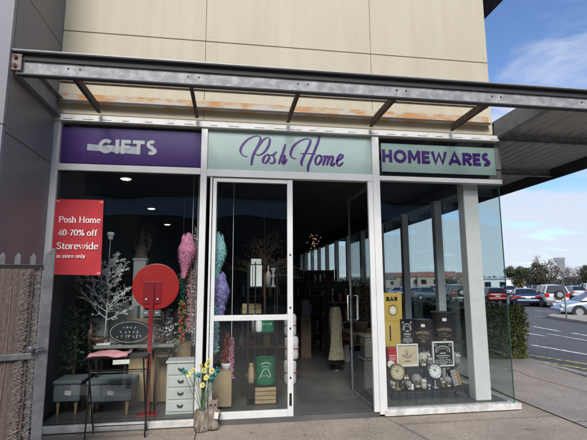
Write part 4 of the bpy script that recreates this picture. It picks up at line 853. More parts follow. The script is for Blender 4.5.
# ================================================================ display stand and goods of the right window
t = thing('tiered_stand', 'black wire tiered display stand in the right window', 'display stand', (2.8, .5, FZ))
TI = [(.16, .40, Zp(430, 389, .22)), (.42, .66, Zp(430, 367, .45)), (.68, .98, Zp(430, 346, .7))]
for y0, y1, z in TI:
    m = MB(); m.box(2.14, 3.17, y0, y1, z-.012, z); m.build('tier', M_black, t)
for i, (y0, y1, z) in enumerate(TI):
    for x in (2.20, 2.42, 2.78, 3.12):
        m = MB(); m.tube([(x, y0+.02, z-.012), (x+.02, y0+.0, z*.5), (x, y0-.02 if i == 0 else y0, FZ)], .008, 6); m.build('leg', M_black, t)
m = MB()
for x in (2.3, 2.6, 2.95): m.tube([(x, .158, TI[0][2]-.03), (x+.06, .155, TI[0][2]-.10), (x+.12, .158, TI[0][2]-.03)], .005, 5)
m.tube([(2.14, .155, TI[0][2]-.03), (3.17, .155, TI[0][2]-.03)], .005, 5); m.tube([(3.12, .15, TI[0][2]), (3.17, .13, TI[0][2]-.1), (3.13, .14, .06)], .008, 6); m.build('scrollwork', M_black, t)
M_bdrum = pm('brown_black_drum_paint', (.028, .02, .02), .35, var=.2, vs=12); M_gold = pm('gold_print', (.62, .47, .25), .45, var=.1)
z3 = TI[2][2]
def dr2(px0, px1, pyt, Y, lab, seed):
    a = aty(px0, pyt, Y); b = aty(px1, pyt, Y); cx = (a.x+b.x)/2; r = (b.x-a.x)/2*.97
    ux = -.42; drum(lab, cx, Y+.02, z3, r, max(.2, a.z-z3), M_bdrum, 'whisky tin drums in the right window', [([(ux-.5, .30), (ux, .38), (ux+.5, .30)], .002), (squig(ux-.28, ux+.28, .26, .02, 8, .02, seed+1), .002), ([(ux-.12, .15), (ux, .2), (ux+.12, .15)], .006)], M_gold, (ux+.02, .78), ('WHISKEY', ux, .40, .034, .022))
dr2(412, 433.5, 319.5, .86, 'smaller dark whisky drum with gold print and white price tag', 3)
dr2(432, 455, 312, .84, 'larger dark whisky drum with gold print, nearest the white column', 5)
def panel(name, lab, cat, px0, px1, pyt, pyb, Y, dep, mat, group=None, tilt=0):
    a = aty(px0, (pyt+pyb)/2, Y); b = aty(px1, (pyt+pyb)/2, Y); zt = Zp((px0+px1)/2, pyt, Y); zb = Zp((px0+px1)/2, pyb, Y)
    t = thing(name, lab, cat, ((a.x+b.x)/2, Y, zb), group); return t, a.x, b.x, zb, zt
# yellow boxes
M_yb = pm('yellow_tin', (.56, .38, .085), .6, var=.08)
t, x0, x1, z0, z1 = panel('yellow_box', 'yellow box with BAR lettering and round emblem, upper of the two', 'box', 383.5, 402, 293, 321.5, .72, .1, M_yb, 'yellow boxes stacked in the right window')
zl = z3+.0
m = MB(); m.box(x0, x1, .72, .86, z0+.001, z1); m.build('box_body', M_yb, t, bevel=.004)
m = MB(); word(m, 'BAR', x0+.045, z1-.115, .06, .26, .719, gap=.12); cx = (x0+x1)/2; cz = (z0+z1)/2-.045
m.stroke(arc(cx, cz, .068, .075, 0, 360, 28), .006, .719, .001); m.build('lettering', M_black, t)
m = MB()
for k in range(8): q = k*math.pi/4; m.stroke([(cx, cz), (cx+.05*math.cos(q), cz+.055*math.sin(q))], .022, .719, .001)
m.build('emblem', M_paper, t)
t = thing('yellow_box', 'yellow box partly hidden, beneath the yellow BAR box', 'box', (cx, .74, zl), 'yellow boxes stacked in the right window'); m = MB(); m.box(x0, x1-.02, .722, .88, zl+.001, z0-.001); m.build('box_body', M_yb, t, bevel=.004)
m = MB(); m.stroke([(x0+.09, zl+.08), (x0+.09, z0-.06)], .02, .721, .001); m.build('lettering', M_black, t)
# black tin plate sign
def framed(lab, px0, px1, pyt, pyb, Y, face, frame, ink, kind, zbase, group='framed signs in the right window', lean=.0, name='framed_sign'):
    t, x0, x1, z0, z1 = panel(name, lab, 'framed sign', px0, px1, pyt, pyb, Y, .02, face, group); z0 = max(z0, zbase+.001) if zbase else z0
    m = MB(); f = .018; 
    for a in ((x0, x1, z0, z0+f), (x0, x1, z1-f, z1), (x0, x0+f, z0+f, z1-f), (x1-f, x1, z0+f, z1-f)): m.box(a[0], a[1], Y-.012, Y+.018, a[2], a[3])
    m.build('frame', frame, t, bevel=.002)
    m = MB(); m.box(x0+f, x1-f, Y+.002, Y+.012, z0+f, z1-f); m.build('panel', face, t)
    cx, cz = (x0+x1)/2, (z0+z1)/2; w, h = (x1-x0)/2-f, (z1-z0)/2-f; m = MB(); yy = Y+.0015; rnd = random.Random(int(px0))
    if kind == 'label':
        m.stroke(arc(cx, cz+h*.28, w*.75, h*.42, 200, -20, 20), .008, yy, .001); m.stroke(arc(cx, cz+h*.25, w*.55, h*.25, 200, -20, 16), .004, yy, .001)
        for k, wd in ((.05, .3), (-.18, .7), (-.38, .5), (-.56, .8), (-.72, .4)):
            n = 7; m.stroke([(cx-w*wd+2*w*wd*i/(n*2), cz+h*k+rnd.uniform(-.05, .05)*h) for i in range(n*2+1)], .008 if k > -.2 else .005, yy, .001)
        m.stroke(arc(cx, cz-h*.1, w*.85, h*.8, -60, -120, 8), .005, yy, .001); m.stroke(arc(cx, cz-h*.72, w*.5, h*.15, 180, 360, 8), .004, yy, .001)
        for sx in (-1, 1): m.stroke(arc(cx+sx*w*.75, cz-h*.75, w*.14, h*.12, 0, 360, 10), .004, yy, .001); m.stroke(arc(cx+sx*w*.78, cz+h*.8, w*.12, h*.1, 0, 360, 10), .004, yy, .001)
    else:
        m.stroke([(cx-.01, cz+h*.55), (cx, cz-h*.05)], .010, yy, .001); m.stroke([(cx-w*.62, cz-h*.05), (cx+w*.55, cz-h*.1)], .005, yy, .001); m.stroke([(cx-w*.4, cz-h*.2), (cx+w*.3, cz-h*.28), (cx+w*.45, cz-h*.1)], .005, yy, .001); m.stroke(arc(cx, cz+h*.15, w*.45, h*.45, 200, 340, 8), .004, yy, .001)
        for k in range(5): m.stroke([(cx-w*.5+k*w*.25, cz-h*.04), (cx-w*.45+k*w*.25, cz+h*rnd.uniform(.1, .3))], .004, yy, .001)
        m.stroke([(cx-w*.3, cz-h*.6), (cx+w*.35, cz-h*.62)], .012, yy, .001)
    m.build('artwork', ink, t); return t
M_cream2 = pm('cream_print', (.60, .50, .33), .6, var=.12, vs=9)
framed('black framed whisky label sign left of the dark drums', 401, 413.5, 319, 345, .69, M_black, M_black, M_paper, 'label', z3)
framed('cream framed picture of a sailing ship at the centre left', 396.5, 418, 344, 366.5, .50, M_cream2, M_paper, M_woodd, 'ship', TI[1][2])
framed('black and white ornate label sign in a white frame', 432.5, 453.5, 341.5, 366.5, .46, M_black, M_paper, M_paper, 'label', TI[1][2])
# red tin
a = aty(388, 350, .50); b = aty(397, 350, .50)
t = thing('red_tin', 'red tin with white writing at the left of the second tier', 'tin', ((a.x+b.x)/2, .5, TI[1][2])); m = MB(); m.box(a.x, b.x-.008, .49, .58, TI[1][2]+.001, Zp(392, 348, .5)); m.build('tin_body', M_red, t, bevel=.006)
m = MB(); cz = (TI[1][2]+Zp(392, 348, .5))/2
for k in (.03, .0, -.025): m.stroke([(a.x+.012+.01*i, cz+k+(.006 if i % 2 else -.006)) for i in range(int((b.x-a.x-.03)/.01))], .005, .489, .001)
m.build('lettering', M_paper, t)
# clocks
def clock(lab, px, py, r, Y, face, rim, kind, z0):
    c = aty(px, py, Y); c.z = max(c.z, z0+r+.03); t = thing('table_clock', lab, 'clock', (c.x, Y, z0), 'table clocks in the right window')
    def disc(mb, r0, y0, y1, n=32): mb.M = Matrix.Translation((c.x, 0, c.z)) @ Matrix.Rotation(math.radians(90), 4, 'X'); mb.lathe([(r0, -y1), (r0, -y0)], n=n); mb.M = Matrix.Identity(4)
    m = MB(); m.M = Matrix.Translation((c.x, Y, c.z)) @ Matrix.Rotation(math.radians(90), 4, 'X'); m.lathe([(r*.80, .012), (r*.86, .03), (r*.97, .03), (r, .015), (r, -.03), (r*.8, -.035)], n=32); m.build('case', rim, t, smooth=True)
    m = MB(); disc(m, r*.82, Y-.022, Y-.005); f = m.build('dial', face, t)
    m = MB(); yy = Y-.0225
    for k in range(12): q = k*math.pi/6; m.stroke([(c.x+r*.62*math.cos(q), c.z+r*.62*math.sin(q)), (c.x+r*.76*math.cos(q), c.z+r*.76*math.sin(q))], r*.07, yy, .001)
    m.build('numerals', M_black, f); m = MB(); m.stroke([(c.x, c.z), (c.x-r*.30, c.z+r*.36)], r*.07, yy-.004, .001); m.stroke([(c.x, c.z), (c.x+r*.12, c.z+r*.62)], r*.05, yy-.004, .001); m.build('hands', M_black, f)
    m = MB(); m.lathe([(r*.55, 0), (r*.5, .012), (.012, .03), (.012, c.z-r-z0+.01)], (c.x, Y, z0), 16); m.build('foot', rim, t, smooth=True)
    if kind == 'bells':
        for s_ in (-1, 1): m = MB(); m.ell((c.x+s_*r*.5, Y, c.z+r*1.02), (r*.3, r*.3, r*.2), 10, 6); m.build('bell', rim, t, smooth=True)
M_brass = pm('aged_brass', (.22, .18, .10), .45, .5, var=.3, vs=20); M_dialc = pm('cream_dial', (.60, .52, .36), .5, var=.05)
clock('round brass rimmed clock with cream dial at the lower left', 397, 372, .105, .26, M_dialc, M_brass, '', TI[0][2])
clock('round silver twin bell clock with white dial in the front row', 434.5, 371, .10, .26, M_paper, pm('pewter', (.25, .25, .26), .4, .7, var=.2), 'bells', TI[0][2])
a = aty(391, 361, .44); t = thing('alarm_clock', 'small white round alarm clock in front of the red tin', 'clock', (a.x, .44, TI[1][2])); m = MB(); m.M = Matrix.Translation((a.x, .44, TI[1][2]+.05)) @ Matrix.Rotation(math.radians(90), 4, 'X'); m.lathe([(.04, .02), (.05, .015), (.05, -.02)], n=24); m.build('case', M_paper, t); 
m = MB(); m.stroke([(a.x-.02, TI[1][2]+.03), (a.x, TI[1][2]+.05), (a.x+.01, TI[1][2]+.078)], .004, .418, .001); m.build('hands', M_black, t)
# skull and gargoyle ornaments
M_skull = pm('grey_resin', (.27, .26, .25), .6, var=.35, vs=30, bump=.5, bs=60); M_skc = pm('bone_resin', (.46, .42, .36), .6, var=.3, vs=30, bump=.4)
def skull(lab, px, Y, z0, k, mat, seed):
    c = aty(px, 370, Y); x = c.x; t = thing('skull_ornament', lab, 'skull ornament', (x, Y, z0), 'skull and owl ornaments in the right window')
    m = MB(); m.lathe([(.030*k, 0), (.034*k, .02*k), (.038*k, .045*k), (.055*k, .07*k), (.062*k, .10*k), (.055*k, .135*k), (.03*k, .158*k), (.006*k, .163*k)], (x, Y, z0), 16, sc=(1, 1.1)); m.build('cranium', mat, t, smooth=True)
    for s_ in (-1, 1): m = MB(); m.ell((x+s_*.024*k, Y-.052*k, z0+.088*k), (.014*k, .010*k, .014*k), 10, 6); m.build('eye_socket', M_black, t, smooth=True)
    m = MB(); m.ell((x, Y-.056*k, z0+.062*k), (.006*k, .006*k, .01*k), 8, 5); m.build('nose', M_black, t); m = MB()
    for i in range(5): m.box(x-.022*k+i*.0095*k, x-.0155*k+i*.0095*k, Y-.045*k, Y-.032*k, z0+.018*k, z0+.036*k)
    m.build('teeth', M_paper, t)
skull('grey skull ornament between the two round clocks', 416, .30, TI[0][2], 1.1, M_skull, 1)
skull('pale bone skull on the second tier beside the framed ship', 423, .50, TI[1][2], 1.15, M_skc, 2)
skull('small dark skull right of the brass clock', 408, .22, TI[0][2], .7, M_skull, 3)
skull('mottled skull right of the twin bell clock', 447, .28, TI[0][2], .85, M_skull, 4)
def owl(lab, px, Y, z0, k, mat):
    c = aty(px, 370, Y); x = c.x; t = thing('owl_ornament', lab, 'owl ornament', (x, Y, z0), 'skull and owl ornaments in the right window')
    m = MB(); m.lathe([(.03*k, 0), (.045*k, .03*k), (.05*k, .07*k), (.042*k, .105*k), (.045*k, .13*k), (.04*k, .155*k), (.02*k, .168*k)], (x, Y, z0), 14); m.build('body', mat, t, smooth=True)
    for s_ in (-1, 1):
        m = MB(); m.cyl((x+s_*.018*k, Y-.036*k, z0+.138*k), (x+s_*.018*k, Y-.046*k, z0+.138*k), .014*k); m.build('eye', M_paper, t)
        m = MB(); m.tube([(x+s_*.028*k, Y, z0+.155*k), (x+s_*.036*k, Y, z0+.185*k)], [.012*k, .002], 6); m.build('ear', mat, t)
    m = MB(); m.tube([(x, Y-.044*k, z0+.13*k), (x, Y-.055*k, z0+.115*k)], [.007*k, .001], 6); m.build('beak', M_black, t)
owl('dark owl ornament in front of the dark whisky drums', 427, .56, TI[1][2], 1.1, M_skull); owl('small white owl ornament at the front centre', 411.5, .19, TI[0][2], .45, M_paper); owl('small pale owl ornament beside the grey skull', 423, .21, TI[0][2], .8, M_skc)
skull('bone coloured skull at the far left of the front tier', 392.5, .32, TI[0][2], .75, M_skc, 5)
skull('small grey skull just left of the leaning patterned rack', 451.5, .33, TI[0][2], .7, M_skull, 6)
owl('grey owl ornament behind the twin bell clock on the second tier', 430, .48, TI[1][2], .75, M_skull); owl('brass coloured owl ornament under the framed ship', 405, .34, TI[0][2], .95, M_brass)
owl('dark owl ornament right of the white framed label sign', 457.5, .50, TI[1][2], 1.0, M_skull)
owl('small brass owl ornament between the goblet and the mottled skull', 442, .22, TI[0][2], .6, M_brass)
for (px, Y, ti, h, lab) in ((419.5, .55, 1, .16, 'dark slim bottle between the framed ship and the pale skull'), (424.5, .60, 1, .20, 'tall dark bottle behind the pale bone skull'), (456, .58, 1, .22, 'tall dark bottle at the right end of the second tier')):
    cc_ = aty(px, 370, Y); z0 = TI[ti][2]; m = MB(); m.lathe([(.026, 0), (.028, .01), (.028, h*.55), (.022, h*.68), (.009, h*.76), (.009, h*.94), (.012, h*.95), (.012, h)], (cc_.x, Y, z0), 16); tag(m.build('bottle', pm('dark_bottle_glass', (.02, .025, .02), .08), org=(cc_.x, Y, z0), smooth=True), lab, 'bottle', 'bottles in the right window')
# leaning rack of patterned plates / books
c = aty(458, 378, .30)
cols = [M_paper, M_black, pm('pattern_cream', (.6, .58, .5), .6), pm('spine_red', (.5, .12, .05), .6), pm('spine_orange', (.55, .25, .06), .6), pm('spine_green', (.12, .28, .08), .6), M_black]
t = thing('leaning_coaster_rack', 'leaning white and black patterned rack right of the skulls', 'rack', (c.x, .3, TI[0][2]))
RM = Matrix.Translation((c.x-.02, .30, TI[0][2]+.005)) @ Matrix.Rotation(math.radians(-14), 4, 'Y')
m = MB(); m.M = RM; m.box(-.06, .03, -.02, .06, 0, .23); m.build('board', M_black, t)
m = MB(); m.M = RM
for i in range(8): m.stroke([(-.05, .015+.027*i), (-.03, .03+.027*i), (-.01, .015+.027*i), (.01, .03+.027*i), (.025, .015+.027*i)], .009, -.021, .001)
m.build('pattern', M_paper, t)
for i, mt in enumerate(cols[3:6]):
    m = MB(); m.M = RM; m.box(.034+i*.013, .045+i*.013, -.01, .07, .0, .20-.012*i); m.build('card', mt, t)
for (px, Y, zi_, h, r, lab) in ((403, .34, 0, .09, .022, 'short glass goblet behind the small dark skull'), (441.5, .36, 0, .10, .024, 'glass goblet behind the twin bell clock'), (429, .20, 0, .06, .02, 'tiny glass goblet in front of the twin bell clock')):
    c = aty(px, 380, Y); m = MB(); z0 = TI[zi_][2]; m.lathe([(r, 0), (r, .004), (.004, .01), (.004, h*.45), (r*.9, h*.6), (r, h), (r*.9, h), (r*.8, h*.62)], (c.x, Y, z0), 14)
    tag(m.build('glass_goblet', pm('thin_grey_glass', (.4, .42, .42), .1, .0, spec=.8), org=(c.x, Y, z0), smooth=True), lab, 'goblet', 'glass goblets in the right window')
FZ = -.02
# ================================================================ shop interior seen in the gloom
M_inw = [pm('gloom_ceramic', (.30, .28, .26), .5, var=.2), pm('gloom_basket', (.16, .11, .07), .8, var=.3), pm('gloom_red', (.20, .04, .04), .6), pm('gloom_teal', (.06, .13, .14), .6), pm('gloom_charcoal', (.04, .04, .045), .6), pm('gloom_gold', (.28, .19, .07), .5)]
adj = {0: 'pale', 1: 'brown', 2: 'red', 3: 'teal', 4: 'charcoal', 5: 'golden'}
def shelf_unit(lab, x0, x1, y0, y1, levels, seed, grp, front):
    t = thing('shelf_unit', lab, 'shelf unit', ((x0+x1)/2, (y0+y1)/2, FZ)); rnd = random.Random(seed)
    for x in (x0, x1-.03):
        for y in (y0, y1-.03): m = MB(); m.box(x, x+.03, y, y+.03, FZ, levels[-1]+.35); m.build('upright', M_black, t)
    for z in levels: m = MB(); m.box(x0+.031, x1-.031, y0, y1, z-.025, z); m.build('shelf', M_woodd, t)
    n = 0
    m = MB(); (m.box(x0, x1, y1+.001, y1+.012, .1, levels[-1]+.33) if (x1-x0) > (y1-y0) else m.box(x0-.012, x0-.001, y0, y1, .1, levels[-1]+.33)); m.build('back_panel', M_int, t)
    ORDN = ['first', 'second', 'third', 'fourth', 'fifth', 'sixth', 'seventh', 'eighth', 'ninth', 'tenth', 'eleventh', 'twelfth', 'thirteenth', 'fourteenth', 'fifteenth', 'sixteenth', 'seventeenth']
    for li, z in enumerate(levels):
        oi = 0; L = (x1-x0) if (x1-x0) > (y1-y0) else (y1-y0); s_ = .14
        while s_ < L-.12:
            kind = rnd.choice(list(shape)); ci = rnd.randrange(6); k = rnd.uniform(.8, 1.25); px = x0+s_ if (x1-x0) > (y1-y0) else (x0+x1)/2; py = (y0+y1)/2 if (x1-x0) > (y1-y0) else y0+s_
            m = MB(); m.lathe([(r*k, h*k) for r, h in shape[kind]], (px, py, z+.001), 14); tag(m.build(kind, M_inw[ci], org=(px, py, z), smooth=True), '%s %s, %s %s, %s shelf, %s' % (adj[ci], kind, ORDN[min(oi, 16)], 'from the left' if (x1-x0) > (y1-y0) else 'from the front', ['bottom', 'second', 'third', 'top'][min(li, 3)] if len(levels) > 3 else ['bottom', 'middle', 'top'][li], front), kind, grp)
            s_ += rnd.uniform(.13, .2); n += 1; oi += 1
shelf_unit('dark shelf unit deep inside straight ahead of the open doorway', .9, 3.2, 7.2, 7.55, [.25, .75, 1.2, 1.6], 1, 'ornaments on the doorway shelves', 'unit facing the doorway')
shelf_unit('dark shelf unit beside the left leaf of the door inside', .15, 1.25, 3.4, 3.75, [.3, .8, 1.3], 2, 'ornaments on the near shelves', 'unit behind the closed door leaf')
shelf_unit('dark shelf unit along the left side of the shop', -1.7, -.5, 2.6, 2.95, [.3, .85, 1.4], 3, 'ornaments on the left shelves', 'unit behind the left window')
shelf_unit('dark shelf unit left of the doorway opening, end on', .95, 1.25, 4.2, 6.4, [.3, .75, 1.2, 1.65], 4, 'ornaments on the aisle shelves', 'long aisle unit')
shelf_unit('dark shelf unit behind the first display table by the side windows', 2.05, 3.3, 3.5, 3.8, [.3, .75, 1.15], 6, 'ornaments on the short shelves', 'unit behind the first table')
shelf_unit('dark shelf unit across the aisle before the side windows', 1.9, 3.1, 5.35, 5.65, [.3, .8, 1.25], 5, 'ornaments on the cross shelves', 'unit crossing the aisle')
# tables with baskets near the side windows
for i, (x, y) in enumerate(((2.55, 2.7), (2.7, 4.6), (2.6, 6.4))):
    t = thing('display_table', ['low display table nearest the right door leaf', 'second display table along the side windows', 'third display table along the side windows'][i], 'table', (x, y, FZ), 'display tables along the side windows'); m = MB(); m.box(x-.35, x+.35, y-.4, y+.4, .62, .65); m.build('tabletop', M_woodd, t)
    for dx in (-.31, .31):
        for dy in (-.36, .36): m = MB(); m.box(x+dx-.02, x+dx+.02, y+dy-.02, y+dy+.02, FZ, .62); m.build('leg', M_black, t)
    m = MB(); m.lathe([(.12, 0), (.16, .16), (.17, .17), (.14, .165), (.11, .02)], (x-.1, y-.1, .651), 18); tag(m.build('wicker_basket', M_inw[1], org=(x-.1, y-.1, .65), smooth=True), ['brown wicker basket on the table nearest the door leaf', 'brown wicker basket on the second side table', 'brown wicker basket on the third side table'][i], 'basket', 'wicker baskets inside the shop')
    twig_tree('twig_tree', ['dark bare twig tree on the nearest side table', 'dark bare twig tree on the second side table', 'dark bare twig tree on the third side table'][i], x+.1, y+.1, .651, 1.75+.1*i, M_woodd, M_woodd, 16, .35, M_woodd, seed=30+i, lsz=.02, nl=4)
# baskets and linen behind the open leaf
for i, (pxc, pyb, w, h, lab, mt) in enumerate(((362, 384, .30, .42, 'grey wicker hamper standing behind the open glass door leaf', pm('grey_wicker', (.28, .27, .25), .8, var=.3, vs=40, bump=.6, bs=80)), (364, 0, .24, .30, 'pale wicker hamper stacked on the grey hamper', pm('pale_wicker', (.36, .34, .30), .8, var=.3, vs=40, bump=.6, bs=80)))):
    x, y = 2.16, 1.15; z0 = FZ if i == 0 else FZ+.45; m = MB()
    t = thing('wicker_hamper', lab, 'hamper', (x, y, z0), 'hampers behind the open door leaf'); m.box(x-w/2, x+w/2, y-w/2, y+w/2, z0, z0+h); m.build('body', mt, t, bevel=.02); m = MB(); m.box(x-w/2-.01, x+w/2+.01, y-w/2-.01, y+w/2+.01, z0+h+.001, z0+h+.028); m.build('lid', mt, t, bevel=.01)
c = atz(342, 378, FZ)
t = thing('coat_stand', 'black garment stand beside the open door leaf', 'garment stand', (1.99, 2.6, FZ)); m = MB(); m.cyl((1.99, 2.6, FZ+.02), (1.99, 2.6, 1.2), .012); m.tube([(1.88, 2.6, 1.06), (1.99, 2.6, 1.14), (2.10, 2.6, 1.06)], .009, 6); m.build('pole', M_black, t); m = MB(); m.lathe([(.14, 0), (.13, .02)], (1.99, 2.6, FZ), 20); m.build('base', M_black, t)
m = MB(); rows = []
for j in range(9):
    z = 1.10-.118*j; w = .08+.006*j+.012*math.sin(j*.9); rows.append([m.bm.verts.new((1.99+w*math.cos(q)*(1+.2*math.sin(q*5+j*.4)), 2.6+w*.7*math.sin(q)*(1+.12*math.sin(q*5)), z)) for q in [k*math.pi/14 for k in range(28)]])
for A, B_ in zip(rows, rows[1:]):
    for k in range(28): m.bm.faces.new((A[k], A[(k+1) % 28], B_[(k+1) % 28], B_[k]))
m.bm.faces.new(rows[0])
tag(m.build('linen_dress', pm('olive_linen', (.25, .23, .15), .9, var=.25, vs=14, bump=.4), org=(1.99, 2.6, .3), smooth=True), 'olive and cream linen garment hanging on the black stand', 'garment')
# ================================================================ on the pavement
tb0 = aty(82, 357, -.34); tx0, tx1 = -1.50, -.86
t = thing('folding_table', 'black folding table on the pavement before the left window', 'folding table', ((tx0+tx1)/2, -.33, 0))
m = MB()
for i in range(6): m.box(tx0, tx1, -.37+.046*i, -.335+.046*i, .758, .768)
m.box(tx0-.005, tx0+.015, -.37, -.11, .745, .757); m.box(tx1-.015, tx1+.005, -.37, -.11, .745, .757); m.build('slatted_top', M_black, t)
def uframe(ya, yb, ins):
    m = MB(); m.tube([(tx0+ins, ya, .75), (tx0+ins+.03, yb, -.05), (tx0+ins+.03, yb, GL+.002)], .009, 8); m.tube([(tx1-ins, ya, .75), (tx1-ins+.02, yb, -.05), (tx1-ins+.02, yb, GL+.002)], .009, 8)
    m.tube([(tx0+ins+.026, ya+(yb-ya)*.93, .0), (tx1-ins+.018, ya+(yb-ya)*.93, .0)], .008, 6); m.tube([(tx0+ins+.004, ya+(yb-ya)*.22, .60), (tx1-ins+.004, ya+(yb-ya)*.22, .60)], .007, 6); return m.build('leg_frame', M_black, t)
uframe(-.13, -.31, .012); uframe(-.34, -.10, .035)
m = MB(); m.tube([(tx0+.10, -.34, .755), (tx0+.13, -.35, .66), (tx0+.16, -.31, .60)], .006, 6); m.build('brace', M_black, t)
rows = 10; m = MB(); V = []; rnd = random.Random(4)
for j in range(7):
    V.append([m.bm.verts.new((-1.46+.40*i/14, -.375+.043*j, .785+.003*math.sin(i*1.1+j)+.022*math.exp(-((i-6)**2+(j-3)**2)/14)+.006*math.sin(i*.5+j*.9)-(.018 if j == 0 else 0))) for i in range(15)])
for j in range(6):
    for i in range(14): m.bm.faces.new((V[j][i], V[j][i+1], V[j+1][i+1], V[j+1][i]))
o = m.build('pink_cloth', pm('dusty_pink_cloth', (.50, .24, .24), .9, var=.15, vs=12, bump=.3), org=(-1.26, -.33, .77), smooth=True); s_ = o.modifiers.new('s', 'SOLIDIFY'); s_.thickness = .012; tag(o, 'folded dusty pink cloth lying on the black folding table', 'cloth')
m = MB(); m.prism([(-1.20, .695), (-1.03, .70), (-1.03, .745), (-1.20, .742)], -.384, -.381); tag(m.build('price_card', pm('pale_green_card', (.62, .66, .55), .7), org=(-1.12, -.38, .70)), 'pale price card hanging at the front edge of the folding table', 'card')
# log planter with yellow flowers, owl figure
c = atz(202, 427, GL); c.y = -.175; c.z = 0; M_bark = pm('bark', (.16, .12, .09), .9, vs=20, col2=(.34, .29, .23), var=.3, bump=.9, bs=40, stretch=(1, 1, .5))
t = thing('log_planter', 'bark covered log planter holding yellow flowers by the door', 'planter', (c.x, c.y, 0)); rnd = random.Random(6); m = MB(); rings = []
for j, (r, z) in enumerate(((.078, 0), (.088, .05), (.085, .12), (.084, .2), (.080, .215), (.06, .215), (.055, .19))): rings.append([m.bm.verts.new((c.x+r*(1+rnd.uniform(-.06, .06))*math.cos(k*math.pi/14), c.y+r*(1+rnd.uniform(-.06, .06))*math.sin(k*math.pi/14), z)) for k in range(28)])
for A, B_ in zip(rings, rings[1:]):
    for k in range(28): m.bm.faces.new((A[k], A[(k+1) % 28], B_[(k+1) % 28], B_[k]))
m.bm.faces.new(rings[0][::-1]); m.bm.faces.new(rings[-1]); m.build('log', M_bark, t)
m = MB(); fl = MB(); lf = MB(); dk = MB()
heads = [(208, 364, .055), (212, 370, .05), (204, 370, .05), (207, 376, .05), (189, 373, .05), (194, 369, .035), (203, 384, .045), (209, 360, .035), (201, 365, .03)]
for (hx, hy, r) in heads:
    r *= .78
    p = aty(hx, hy-6, c.y); p.y = c.y+rnd.uniform(-.05, .03); mid = Vector((c.x+(p.x-c.x)*.4, c.y, .38)); m.tube([(c.x+rnd.uniform(-.02, .02), c.y, .19), mid, p], .0035, 5)
    nrm = Vector((rnd.uniform(-.5, .5), -1, rnd.uniform(0, .7))).normalized(); q0 = nrm.to_track_quat('Z', 'Y')
    for k in range(12):
        a = k*math.pi/6; u = q0 @ Vector((math.cos(a), math.sin(a), .25)); v = q0 @ Vector((-math.sin(a), math.cos(a), 0)); fl.face([p, p+u*r*.6+v*r*.2, p+u*r, p+u*r*.6-v*r*.2])
    dk.ell(p+nrm*.006, (.012, .012, .012), 8, 5)
for (hx, hy) in ((216, 372), (214, 376), (198, 374), (184, 371), (218, 369), (211, 380)): p = aty(hx, hy-6, c.y-.02); leaves(lf, rnd, p, (.035, .03, .03), 14, .06); m.tube([(c.x, c.y, .2), (p.x*.6+c.x*.4, c.y, .42), p], .003, 4)
m.build('stems', pm('stem_green', (.10, .16, .07), .7), t); fl.build('yellow_petals', pm('yellow_petal', (.75, .58, .05), .6, var=.25, vs=40, col2=(.72, .70, .30)), t); lf.build('leaves', pm('teal_leaf', (.05, .22, .19), .6, var=.3, vs=20), t); dk.build('flower_centres', pm('flower_centre', (.35, .30, .06), .8), t); t.location.z = GL
c2 = atz(213, 424, GL); x, y = c2.x+.0, -.16
t = thing('owl_statue', 'grey brown owl garden figure with a white tag beside the planter', 'garden figure', (x, y, 0))
m = MB(); m.lathe([(.06, 0), (.075, .02), (.066, .07), (.062, .1), (.07, .15), (.066, .20), (.05, .225), (.056, .25), (.055, .28), (.04, .305), (.01, .312)], (x, y, 0), 18, sc=(1, .85)); m.build('body', M_bark, t, smooth=True)
for s_ in (-1, 1):
    m = MB(); m.tube([(x+s_*.035, y, .29), (x+s_*.048, y, .325)], [.016, .003], 6); m.build('ear', M_bark, t); m = MB(); m.ell((x+s_*.022, y-.042, .268), (.012, .008, .012), 8, 6); m.build('eye', M_black, t)
    m = MB(); m.tube([(x+s_*.06, y-.01, .21), (x+s_*.07, y-.01, .15), (x+s_*.055, y, .09)], [.015, .025, .008], 8, flat=.6); m.build('wing', M_bark, t, smooth=True)
m = MB(); m.prism([(x+.015, .13), (x+.06, .125), (x+.065, .195), (x+.02, .20)], y-.075, y-.072); m.build('price_tag', M_paper, t); t.location.z = GL
# ================================================================ hedge
M_hleaf = pm('hedge_leaf', (.07, .10, .025), .5, vs=6, var=.35, col2=(.20, .21, .06), detail=8)
t = thing('clipped_hedge', 'long box clipped green hedge beside the kerb', 'hedge', (5.5, 2.9, 0)); rnd = random.Random(13)
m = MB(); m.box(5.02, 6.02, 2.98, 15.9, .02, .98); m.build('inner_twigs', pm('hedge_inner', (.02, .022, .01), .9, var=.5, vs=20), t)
m = MB()
def hl(x, y, z, n, sz=.05):
    u = (Vector(n)*rnd.uniform(.0, .8)+Vector((rnd.gauss(0, 1), rnd.gauss(0, 1), rnd.gauss(0, 1))*1)*.7).normalized(); s_ = sz*rnd.uniform(.6, 1.3); p = Vector((x, y, z)); v = u.orthogonal().normalized(); v = Matrix.Rotation(rnd.random()*6.28, 3, u) @ v; m.face([p-u*s_*.5, p+v*s_*.3, p+u*s_*.5, p-v*s_*.3])
def wob(a, b): return .035*math.sin(a*4.1+b*2.3)+.03*math.sin(a*1.7-b*5.2)
for i in range(11000): x, z = rnd.uniform(4.96, 6.10), rnd.uniform(.0, 1.02); hl(x, 2.95+wob(x, z)+rnd.uniform(-.05, .06), z, (0, -1, 0), .045)
for i in range(12000): y, z = 2.92+rnd.random()**1.8*13, rnd.uniform(.0, 1.02); hl(4.98+wob(y, z)+rnd.uniform(-.05, .05), y, z, (-1, 0, 0), .055)
for i in range(5000): y, x = 2.92+rnd.random()**1.8*13, rnd.uniform(4.96, 6.10); hl(x, y, 1.0+wob(x, y)+rnd.uniform(-.05, .06), (0, 0, 1), .055)
